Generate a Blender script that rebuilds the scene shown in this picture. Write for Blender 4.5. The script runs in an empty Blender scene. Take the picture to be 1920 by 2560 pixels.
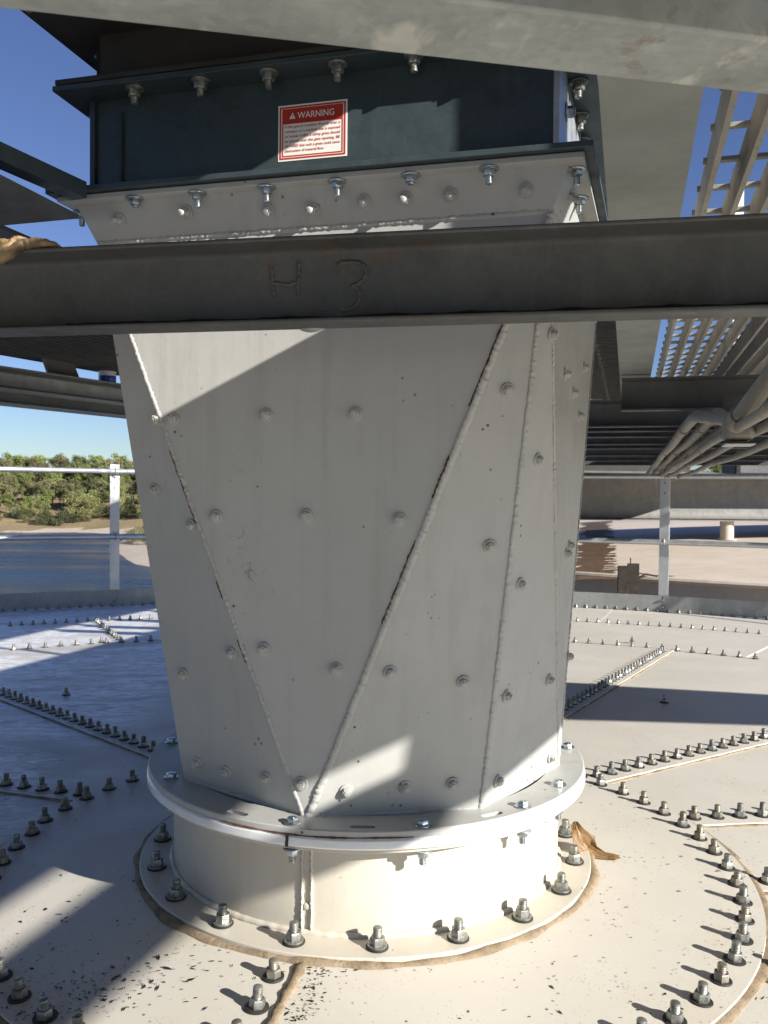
import bpy, bmesh, math, random
from mathutils import Vector, Matrix, Euler
R = math.radians
rnd = random.Random(7)
scene = bpy.context.scene
col = scene.collection

# ------------------------------------------------------------------ camera
F_PX, CX, CY = 2145.0, 960.0, 1280.0            # focal length of the photograph in its own pixels
PITCH, ROLL = R(-1.2), R(0.55)
EYE = Vector((0.0, 0.0, 0.65))
_f = Vector((0, math.cos(PITCH), math.sin(PITCH)))
_u0 = Vector((0, -math.sin(PITCH), math.cos(PITCH)))
_r0 = Vector((1, 0, 0))
_r = _r0 * math.cos(ROLL) + _u0 * math.sin(ROLL)
_u = _u0 * math.cos(ROLL) - _r0 * math.sin(ROLL)
cam = bpy.data.cameras.new('camera')
cam_o = bpy.data.objects.new('camera', cam)
col.objects.link(cam_o)
M = Matrix((_r, _u, -_f)).transposed().to_4x4()
M.translation = EYE
cam_o.matrix_world = M
cam.sensor_fit = 'VERTICAL'
cam.sensor_height = 36.0
cam.sensor_width = 27.0
cam.lens = F_PX / 2560 * 36.0
cam.clip_start = 0.02
cam.clip_end = 9000
cam.dof.use_dof = True
cam.dof.focus_distance = 1.35
cam.dof.aperture_fstop = 18.0
scene.camera = cam_o

# ------------------------------------------------------------------ sky, sun, exposure
SUN_EL, SUN_AZ = R(24.0), R(36.0)               # shadows fall left and 36 degrees away from the camera
S = Vector((math.cos(SUN_EL) * math.cos(SUN_AZ), -math.cos(SUN_EL) * math.sin(SUN_AZ), math.sin(SUN_EL)))
world = bpy.data.worlds.new('World')
scene.world = world
world.use_nodes = True
wn = world.node_tree.nodes
wl = world.node_tree.links
wn.clear()
sky_n = wn.new('ShaderNodeTexSky')
sky_n.sky_type = 'NISHITA'
sky_n.sun_disc = False
sky_n.sun_elevation = SUN_EL
sky_n.sun_rotation = math.atan2(S.x, S.y)       # clockwise from +Y
sky_n.altitude = 50
sky_n.air_density = 1.0
sky_n.dust_density = 0.2
sky_n.ozone_density = 5.5
bg = wn.new('ShaderNodeBackground')
bg.inputs['Strength'].default_value = 0.056
out = wn.new('ShaderNodeOutputWorld')
hsv = wn.new('ShaderNodeHueSaturation')
hsv.inputs['Saturation'].default_value = 0.98
hsv.inputs['Hue'].default_value = 0.515
wl.new(sky_n.outputs[0], hsv.inputs['Color'])
wl.new(hsv.outputs[0], bg.inputs[0])
wl.new(bg.outputs[0], out.inputs[0])
sun = bpy.data.lights.new('sun', 'SUN')
sun.energy = 5.0
sun.angle = R(0.53)
sun.color = (1.0, 0.945, 0.86)
sun_o = bpy.data.objects.new('sun', sun)
col.objects.link(sun_o)
sun_o.rotation_euler = S.to_track_quat('Z', 'Y').to_euler()
scene.view_settings.view_transform = 'Standard'
scene.view_settings.look = 'None'
scene.view_settings.exposure = 1.05
scene.view_settings.gamma = 1.0
scene.view_settings.use_curve_mapping = False
scene.cycles.max_bounces = 8
scene.cycles.diffuse_bounces = 5

# ------------------------------------------------------------------ pixel -> place helpers (used once, to read positions off the photograph)
def ray(px, py):
    return _f + _r * ((px - CX) / F_PX) - _u * ((py - CY) / F_PX)
def on_z(px, py, z):
    d = ray(px, py)
    return EYE + d * ((z - EYE.z) / d.z)
def on_y(px, py, y):
    d = ray(px, py)
    return EYE + d * (y / d.y)
def on_plane(px, py, p0, n):
    d = ray(px, py)
    return EYE + d * ((p0 - EYE).dot(n) / d.dot(n))
K = 1 / 0.864                                   # readings taken at 0.864 scale

# ------------------------------------------------------------------ materials
def new_mat(name):
    m = bpy.data.materials.new(name)
    m.use_nodes = True
    nt = m.node_tree
    nt.nodes.clear()
    o = nt.nodes.new('ShaderNodeOutputMaterial')
    b = nt.nodes.new('ShaderNodeBsdfPrincipled')
    nt.links.new(b.outputs[0], o.inputs[0])
    return m, nt, b
def coords(nt, kind='Object', scale=(1, 1, 1), rot=(0, 0, 0)):
    tc = nt.nodes.new('ShaderNodeTexCoord')
    mp = nt.nodes.new('ShaderNodeMapping')
    mp.inputs['Scale'].default_value = scale
    mp.inputs['Rotation'].default_value = rot
    nt.links.new(tc.outputs[kind], mp.inputs[0])
    return mp.outputs[0]
def wcoords(nt, scale=(1, 1, 1), rot=(0, 0, 0)):
    g = nt.nodes.new('ShaderNodeNewGeometry')
    mp = nt.nodes.new('ShaderNodeMapping')
    mp.inputs['Scale'].default_value = scale
    mp.inputs['Rotation'].default_value = rot
    nt.links.new(g.outputs['Position'], mp.inputs[0])
    return mp.outputs[0]
def noise(nt, vec, scale, detail=4, rough=0.55, dist=0.0):
    n = nt.nodes.new('ShaderNodeTexNoise')
    n.inputs['Scale'].default_value = scale
    n.inputs['Detail'].default_value = detail
    n.inputs['Roughness'].default_value = rough
    n.inputs['Distortion'].default_value = dist
    nt.links.new(vec, n.inputs['Vector'])
    return n.outputs['Fac']
def voro(nt, vec, scale, feature='F1', out='Distance'):
    n = nt.nodes.new('ShaderNodeTexVoronoi')
    n.feature = feature
    n.inputs['Scale'].default_value = scale
    nt.links.new(vec, n.inputs['Vector'])
    return n.outputs[out]
def ramp(nt, fac, stops):
    n = nt.nodes.new('ShaderNodeValToRGB')
    while len(n.color_ramp.elements) < len(stops):
        n.color_ramp.elements.new(0.5)
    for e, (p, c) in zip(n.color_ramp.elements, stops):
        e.position = p
        if isinstance(c, (int, float)):
            c = (c, c, c)
        e.color = (c[0], c[1], c[2], 1)
    nt.links.new(fac, n.inputs[0])
    return n.outputs[0]
def mix(nt, fac, a, b, blend='MIX'):
    n = nt.nodes.new('ShaderNodeMix')
    n.data_type = 'RGBA'
    n.blend_type = blend
    for sock, v in ((n.inputs[0], fac), (n.inputs[6], a), (n.inputs[7], b)):
        if isinstance(v, (int, float)):
            sock.default_value = v
        elif isinstance(v, tuple):
            sock.default_value = (*v, 1) if len(v) == 3 else v
        else:
            nt.links.new(v, sock)
    return n.outputs[2]
def math_n(nt, op, a, b=None):
    n = nt.nodes.new('ShaderNodeMath')
    n.operation = op
    for i, v in enumerate((a, b)):
        if v is None:
            continue
        if isinstance(v, (int, float)):
            n.inputs[i].default_value = v
        else:
            nt.links.new(v, n.inputs[i])
    return n.outputs[0]
def bump(nt, b, h, strength=0.3, dist=0.002):
    n = nt.nodes.new('ShaderNodeBump')
    n.inputs['Strength'].default_value = strength
    n.inputs['Distance'].default_value = dist
    nt.links.new(h, n.inputs['Height'])
    nt.links.new(n.outputs[0], b.inputs['Normal'])
def setv(nt, sock, v):
    if isinstance(v, (int, float)):
        sock.default_value = v
    elif isinstance(v, tuple):
        sock.default_value = (*v, 1) if len(v) == 3 else v
    else:
        nt.links.new(v, sock)

def m_paint(name, c1, c2, rough=0.45, speck=0.5, speck_col=(0.09, 0.075, 0.06), stain_col=(0.42, 0.36, 0.28), stain=0.25, bump_s=0.12, scuffs=True):
    m, nt, b = new_mat(name)
    v = wcoords(nt)
    big = noise(nt, v, 2.3, 5, 0.6)
    c = ramp(nt, big, [(0.3, c1), (0.7, c2)])
    fine = noise(nt, v, 60, 3, 0.6)
    c = mix(nt, ramp(nt, fine, [(0.35, 0.0), (0.75, 0.14)]), c, tuple(x * 0.8 for x in c1))
    st = ramp(nt, noise(nt, v, 5.5, 6, 0.65, 0.6), [(0.58, 0.0), (0.76, stain)])
    c = mix(nt, st, c, stain_col)
    # small chips: voronoi cells thresholded, kept only where a second noise allows
    d = voro(nt, v, 55)
    chips = math_n(nt, 'MULTIPLY', ramp(nt, d, [(0.0, 1.0), (0.1, 1.0), (0.14, 0.0)]), ramp(nt, noise(nt, v, 9, 2), [(0.56, 0.0), (0.62, speck)]))
    c = mix(nt, chips, c, speck_col)
    run = ramp(nt, noise(nt, wcoords(nt, (26, 26, 1.1)), 1.0, 5, 0.65), [(0.5, 0.0), (0.8, 0.5)])
    c = mix(nt, math_n(nt, 'MULTIPLY', run, ramp(nt, noise(nt, v, 2.6, 3), [(0.35, 0.2), (0.65, 1.0)])), c, tuple(x * 0.75 for x in stain_col))
    if scuffs:
        vs = wcoords(nt, (14, 14, 5), (0.3, 0.4, 0.9))
        sc = math_n(nt, 'MULTIPLY', ramp(nt, noise(nt, vs, 2.2, 2, 0.5, 1.5), [(0.493, 0.0), (0.5, 1.0), (0.507, 0.0)]), ramp(nt, noise(nt, v, 4.2, 2), [(0.66, 0.0), (0.72, 0.6)]))
        c = mix(nt, sc, c, (0.16, 0.13, 0.11))
    setv(nt, b.inputs['Base Color'], c)
    setv(nt, b.inputs['Roughness'], ramp(nt, noise(nt, v, 14, 4), [(0.3, rough - 0.08), (0.7, rough + 0.12)]))
    bump(nt, b, math_n(nt, 'ADD', noise(nt, v, 90, 3, 0.6), math_n(nt, 'MULTIPLY', noise(nt, v, 3.5, 2), 7.0)), bump_s, 0.002)
    return m

MAT = {}
MAT['chute'] = m_paint('white_paint', (0.385, 0.39, 0.375), (0.45, 0.455, 0.44), 0.42, 1.0, stain=0.35, stain_col=(0.33, 0.315, 0.285))
MAT['cream'] = m_paint('cream_paint', (0.49, 0.46, 0.395), (0.545, 0.515, 0.445), 0.45, 0.8, stain=0.2, stain_col=(0.62, 0.48, 0.33))

def m_deck():
    m, nt, b = new_mat('roof_paint')
    v = wcoords(nt)
    c = ramp(nt, noise(nt, v, 1.4, 6, 0.6), [(0.3, (0.50, 0.475, 0.42)), (0.7, (0.575, 0.55, 0.49))])
    # tan grime
    g = ramp(nt, noise(nt, v, 3.1, 7, 0.7, 0.8), [(0.52, 0.0), (0.75, 0.45)])
    c = mix(nt, g, c, (0.47, 0.39, 0.27))
    # dried pale residue, brushed in one direction; it is glossier than the paint
    vs = wcoords(nt, (1.6, 4.6, 1), (0, 0, 0.25))
    sep = nt.nodes.new('ShaderNodeSeparateXYZ')
    gg = nt.nodes.new('ShaderNodeNewGeometry')
    nt.links.new(gg.outputs['Position'], sep.inputs[0])
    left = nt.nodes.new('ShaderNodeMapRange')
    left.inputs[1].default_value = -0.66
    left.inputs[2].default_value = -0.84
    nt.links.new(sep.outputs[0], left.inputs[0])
    patch = ramp(nt, noise(nt, wcoords(nt, (1.0, 1.8, 1)), 1.7, 4, 0.6, 0.5), [(0.36, 0.0), (0.52, 1.0)])
    streak = math_n(nt, 'MULTIPLY', math_n(nt, 'MULTIPLY', ramp(nt, noise(nt, vs, 4.2, 10, 0.78, 2.2), [(0.43, 0.0), (0.54, 1.0)]), patch), left.outputs[0])
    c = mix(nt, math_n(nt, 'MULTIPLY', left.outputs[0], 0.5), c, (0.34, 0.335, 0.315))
    c = mix(nt, math_n(nt, 'MULTIPLY', streak, 0.95), c, (0.80, 0.81, 0.83))
    # flecks of dark grit
    d = voro(nt, v, 75)
    fl = math_n(nt, 'MULTIPLY', ramp(nt, d, [(0.0, 1.0), (0.13, 1.0), (0.18, 0.0)]), ramp(nt, noise(nt, v, 6, 3), [(0.52, 0.0), (0.6, 0.85)]))
    c = mix(nt, fl, c, (0.08, 0.07, 0.055))
    d2 = voro(nt, v, 170)
    fl2 = math_n(nt, 'MULTIPLY', ramp(nt, d2, [(0.0, 1.0), (0.12, 1.0), (0.2, 0.0)]), ramp(nt, noise(nt, v, 11, 3), [(0.5, 0.0), (0.62, 0.7)]))
    c = mix(nt, fl2, c, (0.13, 0.11, 0.09))
    setv(nt, b.inputs['Base Color'], c)
    r0 = ramp(nt, noise(nt, v, 7, 5), [(0.3, 0.42), (0.7, 0.58)])
    setv(nt, b.inputs['Roughness'], mix(nt, streak, r0, (0.40, 0.40, 0.40)))
    bump(nt, b, noise(nt, v, 160, 3, 0.6), 0.12, 0.0008)
    return m
MAT['deck'] = m_deck()

def m_galv(name, c1, c2, rough=0.5, metal=0.55, rust=0.35, rust_col=(0.16, 0.09, 0.045), streaks=True, spangle=0.18, splash=False):
    m, nt, b = new_mat(name)
    v = wcoords(nt)
    c = ramp(nt, noise(nt, v, 7, 6, 0.65), [(0.3, c1), (0.72, c2)])
    sp = voro(nt, v, 130, 'F1', 'Color')
    bw = nt.nodes.new('ShaderNodeRGBToBW')
    nt.links.new(sp, bw.inputs[0])
    c = mix(nt, math_n(nt, 'MULTIPLY', bw.outputs[0], spangle), c, tuple(x * 1.5 for x in c2))
    if streaks:
        vs = wcoords(nt, (30, 30, 2.2))
        k = ramp(nt, noise(nt, vs, 1.0, 5, 0.7), [(0.56, 0.0), (0.78, 0.35)])
        c = mix(nt, k, c, tuple(x * 1.7 for x in c2))
    if splash:
        sp2 = ramp(nt, noise(nt, wcoords(nt, (9, 4, 6), (0, 0, 0.6)), 1.6, 4, 0.6, 0.4), [(0.60, 0.0), (0.66, 0.55)])
        c = mix(nt, sp2, c, (0.66, 0.66, 0.58))
        sp3 = ramp(nt, noise(nt, wcoords(nt, (3, 7, 6), (0, 0, 0.2)), 1.3, 5, 0.65), [(0.5, 0.0), (0.7, 0.45)])
        c = mix(nt, sp3, c, tuple(x * 0.6 for x in c1))
    r = math_n(nt, 'MULTIPLY', ramp(nt, noise(nt, v, 26, 6, 0.75), [(0.55, 0.0), (0.68, 1.0)]), ramp(nt, noise(nt, v, 4.5, 4), [(0.42, 0.0), (0.66, rust)]))
    c = mix(nt, r, c, rust_col)
    setv(nt, b.inputs['Base Color'], c)
    setv(nt, b.inputs['Metallic'], metal)
    setv(nt, b.inputs['Roughness'], ramp(nt, noise(nt, v, 22, 5), [(0.3, rough - 0.1), (0.7, rough + 0.15)]))
    bump(nt, b, noise(nt, v, 130, 3, 0.6), 0.12, 0.0015)
    return m
MAT['galv'] = m_galv('galvanised_steel', (0.23, 0.24, 0.235), (0.33, 0.34, 0.33))
MAT['galv_old'] = m_galv('weathered_galvanised_steel', (0.068, 0.071, 0.070), (0.115, 0.119, 0.116), 0.6, 0.35, 0.75)
MAT['galv_mid'] = m_galv('dull_trough_steel', (0.13, 0.13, 0.125), (0.19, 0.19, 0.18), 0.6, 0.2, 0.5)
MAT['galv_pale'] = m_galv('pale_galvanised_steel', (0.21, 0.228, 0.218), (0.39, 0.41, 0.39), 0.62, 0.15, 0.8, splash=True)
MAT['galv_clean'] = m_galv('bright_galvanised_steel', (0.42, 0.44, 0.45), (0.56, 0.58, 0.59), 0.38, 0.75, 0.08)
MAT['grating'] = m_galv('grating_steel', (0.26, 0.245, 0.21), (0.40, 0.38, 0.33), 0.6, 0.3, 0.8, (0.17, 0.11, 0.06), False)
MAT['conduit'] = m_galv('conduit_steel', (0.23, 0.215, 0.18), (0.32, 0.305, 0.265), 0.55, 0.35, 0.5, (0.2, 0.14, 0.08), False)
MAT['teal'] = m_galv('dark_teal_gate_steel', (0.033, 0.048, 0.054), (0.047, 0.066, 0.072), 0.45, 0.2, 0.1, (0.05, 0.04, 0.03), True, 0.3)
MAT['dark_steel'] = m_galv('dark_brown_conveyor_steel', (0.035, 0.032, 0.028), (0.055, 0.05, 0.043), 0.6, 0.2, 0.4, (0.06, 0.035, 0.02), False, 0.05)
MAT['rust'] = m_galv('rusty_steel', (0.012, 0.009, 0.008), (0.026, 0.016, 0.011), 0.8, 0.1, 0.8, (0.12, 0.05, 0.02), False, 0.0)
MAT['plate'] = m_galv('walkway_cover_plate', (0.23, 0.245, 0.228), (0.31, 0.325, 0.305), 0.65, 0.15, 0.3, (0.2, 0.16, 0.11), False, 0.08)

def m_simple(name, c, rough=0.5, metal=0.0, var=0.12, scale=40, bmp=0.1, spec=None):
    m, nt, b = new_mat(name)
    v = wcoords(nt)
    setv(nt, b.inputs['Base Color'], ramp(nt, noise(nt, v, scale, 4), [(0.3, tuple(x * (1 - var) for x in c)), (0.7, tuple(min(1, x * (1 + var)) for x in c))]))
    b.inputs['Roughness'].default_value = rough
    b.inputs['Metallic'].default_value = metal
    if bmp:
        bump(nt, b, noise(nt, v, scale * 3, 3), bmp, 0.0015)
    return m
MAT['zinc'] = m_simple('zinc_plated_fastener', (0.42, 0.47, 0.50), 0.28, 0.95, 0.15, 150, 0.08)
MAT['bolt'] = m_simple('grey_galvanised_fastener', (0.25, 0.255, 0.235), 0.44, 0.7, 0.45, 130, 0.15)
MAT['rubber'] = m_simple('black_rubber', (0.022, 0.021, 0.02), 0.6, 0, 0.3, 200)
MAT['edge'] = m_simple('cut_panel_edge', (0.74, 0.70, 0.60), 0.5, 0, 0.1, 60)
MAT['weld'] = m_paint('painted_weld', (0.38, 0.38, 0.365), (0.47, 0.47, 0.455), 0.5, 1.0, stain=0.4, stain_col=(0.30, 0.24, 0.19), bump_s=0.5, scuffs=False)
MAT['weld_rust'] = m_simple('rust_gap', (0.13, 0.045, 0.025), 0.8, 0, 0.4, 120, 0.3)
MAT['label_white'] = m_simple('label_white_vinyl', (0.78, 0.77, 0.73), 0.35, 0, 0.04, 60, 0)
MAT['label_red'] = m_simple('label_red_ink', (0.45, 0.035, 0.02), 0.35, 0, 0.08, 90, 0)
MAT['black'] = m_simple('black_ink', (0.02, 0.018, 0.016), 0.5, 0, 0.2, 90, 0)
MAT['glove'] = m_simple('tan_leather', (0.19, 0.13, 0.07), 0.65, 0, 0.75, 38, 1.0)
MAT['blue'] = m_simple('blue_can_print', (0.01, 0.05, 0.32), 0.35, 0.2, 0.1, 30, 0)
MAT['white'] = m_simple('white_can_print', (0.75, 0.76, 0.78), 0.4, 0, 0.05, 60, 0)
MAT['building_white'] = m_simple('white_cladding', (0.66, 0.65, 0.62), 0.6, 0, 0.06, 2, 0)
MAT['building_tan'] = m_simple('tan_cladding', (0.50, 0.40, 0.26), 0.6, 0, 0.1, 2, 0)

def m_gasket():
    m, nt, b = new_mat('translucent_plastic')
    v = wcoords(nt)
    setv(nt, b.inputs['Base Color'], ramp(nt, noise(nt, v, 18, 5), [(0.3, (0.70, 0.72, 0.74)), (0.7, (0.80, 0.81, 0.82))]))
    b.inputs['Roughness'].default_value = 0.25
    b.inputs['Subsurface Weight'].default_value = 0.5
    b.inputs['Subsurface Radius'].default_value = (0.01, 0.01, 0.012)
    b.inputs['Subsurface Scale'].default_value = 1.0
    return m
MAT['gasket'] = m_gasket()
def m_sealant():
    m, nt, b = new_mat('dirty_sealant')
    v = wcoords(nt)
    c = ramp(nt, noise(nt, v, 22, 7, 0.7), [(0.3, (0.11, 0.08, 0.05)), (0.5, (0.26, 0.20, 0.13)), (0.75, (0.40, 0.32, 0.22))])
    d = math_n(nt, 'MULTIPLY', ramp(nt, voro(nt, v, 210), [(0.1, 1.0), (0.22, 0.0)]), ramp(nt, noise(nt, v, 8), [(0.45, 0.0), (0.6, 0.9)]))
    c = mix(nt, d, c, (0.06, 0.05, 0.04))
    setv(nt, b.inputs['Base Color'], c)
    b.inputs['Roughness'].default_value = 0.85
    bump(nt, b, noise(nt, v, 70, 6, 0.75), 0.8, 0.004)
    return m
MAT['sealant'] = m_sealant()
def m_leaf(name, c1, c2, trans=0.35):
    m, nt, b = new_mat(name)
    v = wcoords(nt)
    oi = nt.nodes.new('ShaderNodeObjectInfo')
    k = ramp(nt, noise(nt, v, 0.5, 4), [(0.3, c1), (0.7, c2)])
    hv = nt.nodes.new('ShaderNodeHueSaturation')
    mr = nt.nodes.new('ShaderNodeMapRange')
    mr.inputs[3].default_value = 0.75
    mr.inputs[4].default_value = 1.3
    nt.links.new(oi.outputs['Random'], mr.inputs[0])
    nt.links.new(mr.outputs[0], hv.inputs['Value'])
    nt.links.new(k, hv.inputs['Color'])
    setv(nt, b.inputs['Base Color'], hv.outputs[0])
    b.inputs['Roughness'].default_value = 0.7
    tr = nt.nodes.new('ShaderNodeBsdfTranslucent')
    nt.links.new(hv.outputs[0], tr.inputs[0])
    ms = nt.nodes.new('ShaderNodeMixShader')
    ms.inputs[0].default_value = trans
    nt.links.new(b.outputs[0], ms.inputs[1])
    nt.links.new(tr.outputs[0], ms.inputs[2])
    nt.links.new(ms.outputs[0], nt.nodes['Material Output'].inputs[0])
    return m
MAT['leaf_green'] = m_leaf('spring_green_foliage', (0.17, 0.205, 0.06), (0.26, 0.30, 0.10))
MAT['leaf_olive'] = m_leaf('olive_foliage', (0.17, 0.165, 0.08), (0.26, 0.245, 0.125))
MAT['leaf_dark'] = m_leaf('dark_foliage', (0.10, 0.115, 0.05), (0.16, 0.175, 0.08))
MAT['leaf_willow'] = m_leaf('pale_willow_foliage', (0.22, 0.235, 0.09), (0.32, 0.325, 0.14))
MAT['bark'] = m_simple('bark', (0.10, 0.08, 0.06), 0.9, 0, 0.3, 3, 0)
MAT['dry_leaf'] = None

# ------------------------------------------------------------------ mesh building
class MB:
    def __init__(s):
        s.v, s.f, s.m = [], [], []
    def add(s, verts, faces, mi=0):
        o = len(s.v)
        s.v += [tuple(p) for p in verts]
        s.f += [tuple(i + o for i in f) for f in faces]
        s.m += [mi] * len(faces)
        return s
    def box(s, c, size, ax=None, mi=0):
        ax = ax or (Vector((1, 0, 0)), Vector((0, 1, 0)), Vector((0, 0, 1)))
        c = Vector(c)
        h = [x / 2 for x in size]
        vs = [c + ax[0] * (i * h[0]) + ax[1] * (j * h[1]) + ax[2] * (k * h[2]) for i in (-1, 1) for j in (-1, 1) for k in (-1, 1)]
        return s.add(vs, [(0, 1, 3, 2), (4, 6, 7, 5), (0, 4, 5, 1), (2, 3, 7, 6), (0, 2, 6, 4), (1, 5, 7, 3)], mi)
    def extrude(s, prof, p0, p1, a, b, mi=0):
        """closed 2D profile (x along a, y along b) swept from p0 to p1"""
        p0, p1 = Vector(p0), Vector(p1)
        n = len(prof)
        v = [p0 + a * x + b * y for x, y in prof] + [p1 + a * x + b * y for x, y in prof]
        fs = [(i, (i + 1) % n, n + (i + 1) % n, n + i) for i in range(n)]
        fs += [tuple(range(n - 1, -1, -1)), tuple(range(n, 2 * n))]
        return s.add(v, fs, mi)
    def lathe(s, prof, base, axis=Vector((0, 0, 1)), seg=24, mi=0, mis=None, phase=0.0, cap=True):
        """profile [(r, h)] turned about axis through base"""
        base = Vector(base)
        axis = Vector(axis).normalized()
        t = Vector((1, 0, 0)) if abs(axis.x) < 0.9 else Vector((0, 1, 0))
        e1 = axis.cross(t).normalized()
        e2 = axis.cross(e1)
        vs = []
        for r, h in prof:
            for k in range(seg):
                a = 2 * math.pi * k / seg + phase
                vs.append(base + axis * h + (e1 * math.cos(a) + e2 * math.sin(a)) * r)
        n = len(prof)
        for i in range(n - 1):
            fs = [(i * seg + k, i * seg + (k + 1) % seg, (i + 1) * seg + (k + 1) % seg, (i + 1) * seg + k) for k in range(seg)]
            o = len(s.v)
            s.f += [tuple(q + o for q in f) for f in fs]
            s.m += [mis[i] if mis else mi] * seg
        o = len(s.v)
        s.v += [tuple(p) for p in vs]
        if cap:
            s.f.append(tuple(o + k for k in range(seg))); s.m.append(mis[0] if mis else mi)
            s.f.append(tuple(o + (n - 1) * seg + k for k in range(seg - 1, -1, -1))); s.m.append(mis[-1] if mis else mi)
        return s
    def tube(s, pts, r, seg=10, mi=0, rfun=None, flat=1.0, up=None, cap=True):
        pts = [Vector(p) for p in pts]
        n = len(pts)
        o = len(s.v)
        prev = None
        for i, p in enumerate(pts):
            d = (pts[min(i + 1, n - 1)] - pts[max(i - 1, 0)]).normalized()
            if prev is None:
                t = up or (Vector((0, 0, 1)) if abs(d.z) < 0.9 else Vector((1, 0, 0)))
                e1 = (t - d * t.dot(d)).normalized()
            else:
                e1 = (prev - d * prev.dot(d)).normalized()
            prev = e1
            e2 = d.cross(e1)
            rr = rfun(i) if rfun else r
            for k in range(seg):
                a = 2 * math.pi * k / seg
                s.v.append(tuple(p + e1 * (math.cos(a) * rr * flat) + e2 * (math.sin(a) * rr)))
        for i in range(n - 1):
            for k in range(seg):
                s.f.append((o + i * seg + k, o + i * seg + (k + 1) % seg, o + (i + 1) * seg + (k + 1) % seg, o + (i + 1) * seg + k))
                s.m.append(mi)
        if cap:
            s.f.append(tuple(o + k for k in range(seg - 1, -1, -1))); s.m.append(mi)
            s.f.append(tuple(o + (n - 1) * seg + k for k in range(seg))); s.m.append(mi)
        return s
    def mesh(s, name, mats, smooth=35):
        me = bpy.data.meshes.new(name)
        me.from_pydata(s.v, [], s.f)
        mats = mats if isinstance(mats, (list, tuple)) else [mats]
        for m in mats:
            me.materials.append(m)
        me.polygons.foreach_set('material_index', s.m)
        bm = bmesh.new()
        bm.from_mesh(me)
        bmesh.ops.recalc_face_normals(bm, faces=bm.faces)
        bm.to_mesh(me)
        bm.free()
        if smooth:
            me.polygons.foreach_set('use_smooth', [True] * len(me.polygons))
            me.set_sharp_from_angle(angle=R(smooth))
        me.update()
        return me
    def build(s, name, mats, parent=None, smooth=35, bevel=0, **tags):
        return link(name, s.mesh(name, mats, smooth), parent, bevel, **tags)

def link(name, data, parent=None, bevel=0, mw=None, label=None, category=None, group=None, kind=None):
    o = bpy.data.objects.new(name, data)
    col.objects.link(o)
    if parent is not None:
        o.parent = parent
        o.matrix_parent_inverse = parent_inv(parent)
    if mw is not None:
        o.matrix_basis = mw
    if bevel:
        b = o.modifiers.new('bevel', 'BEVEL')
        b.width = bevel
        b.segments = 2
        b.limit_method = 'ANGLE'
        b.angle_limit = R(40)
    for k_, val in (('label', label), ('category', category), ('group', group), ('kind', kind)):
        if val:
            o[k_] = val
    return o
def parent_inv(p):
    return world_of(p).inverted()
def world_of(p):
    if p.parent is None:
        return p.matrix_basis.copy()
    return world_of(p.parent) @ p.matrix_parent_inverse @ p.matrix_basis
def thing(name, loc, label, category, group=None):
    return link(name, None, mw=Matrix.Translation(Vector(loc)), label=label, category=category, group=group)
def frame_mat(p, z, spin=0.0):
    z = Vector(z).normalized()
    q = z.to_track_quat('Z', 'Y').to_matrix().to_4x4() @ Matrix.Rotation(spin, 4, 'Z')
    q.translation = Vector(p)
    return q
def lerp(a, b, t):
    return a + (b - a) * t
def bead_path(p0, p1, n, jit):
    p0, p1 = Vector(p0), Vector(p1)
    return [p0.lerp(p1, i / (n - 1)) + Vector((rnd.uniform(-jit, jit), rnd.uniform(-jit, jit), rnd.uniform(-jit, jit))) for i in range(n)]
def weld(name, pts, r, mat, parent, pitch=3, amp=0.3, seg=8, flat=0.6, up=None):
    ph = rnd.random() * 6
    rs = [r * (1 + amp * (0.6 * math.sin(i * 2 * math.pi / pitch + ph) + 0.5 * rnd.uniform(-1, 1))) for i in range(len(pts))]
    mb = MB().tube(pts, r, seg, rfun=lambda i: rs[i], flat=flat, up=up)
    return mb.build(name, mat, parent, 60)

# ------------------------------------------------------------------ dimensions shared by the whole place
AX = Vector((-0.027, 1.59, 0))                  # axis of the roof, the nozzle and the chute
SLOPE = 0.043
def cone(x, y):
    return -SLOPE * math.hypot(x - AX.x, y - AX.y)
def pol(r, deg, dz=0.0):
    a = R(deg)
    x, y = AX.x + r * math.cos(a), AX.y + r * math.sin(a)
    return Vector((x, y, -SLOPE * r + dz))
PHI = R(14.3)
UX = Vector((math.cos(PHI), -math.sin(PHI), 0))   # along the front of the gate, to the right
UY = Vector((math.sin(PHI), math.cos(PHI), 0))    # away
UZ = Vector((0, 0, 1))
TH = R(15.9)
W = Vector((math.sin(TH), math.cos(TH), 0))       # along the walkways
N = Vector((math.cos(TH), -math.sin(TH), 0))      # across the walkways, to the right
def walk(s, t, z):
    """s along the walkways from abreast of the roof axis, t to the right of it"""
    return Vector((AX.x, AX.y, 0)) + W * s + N * t + UZ * z

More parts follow.
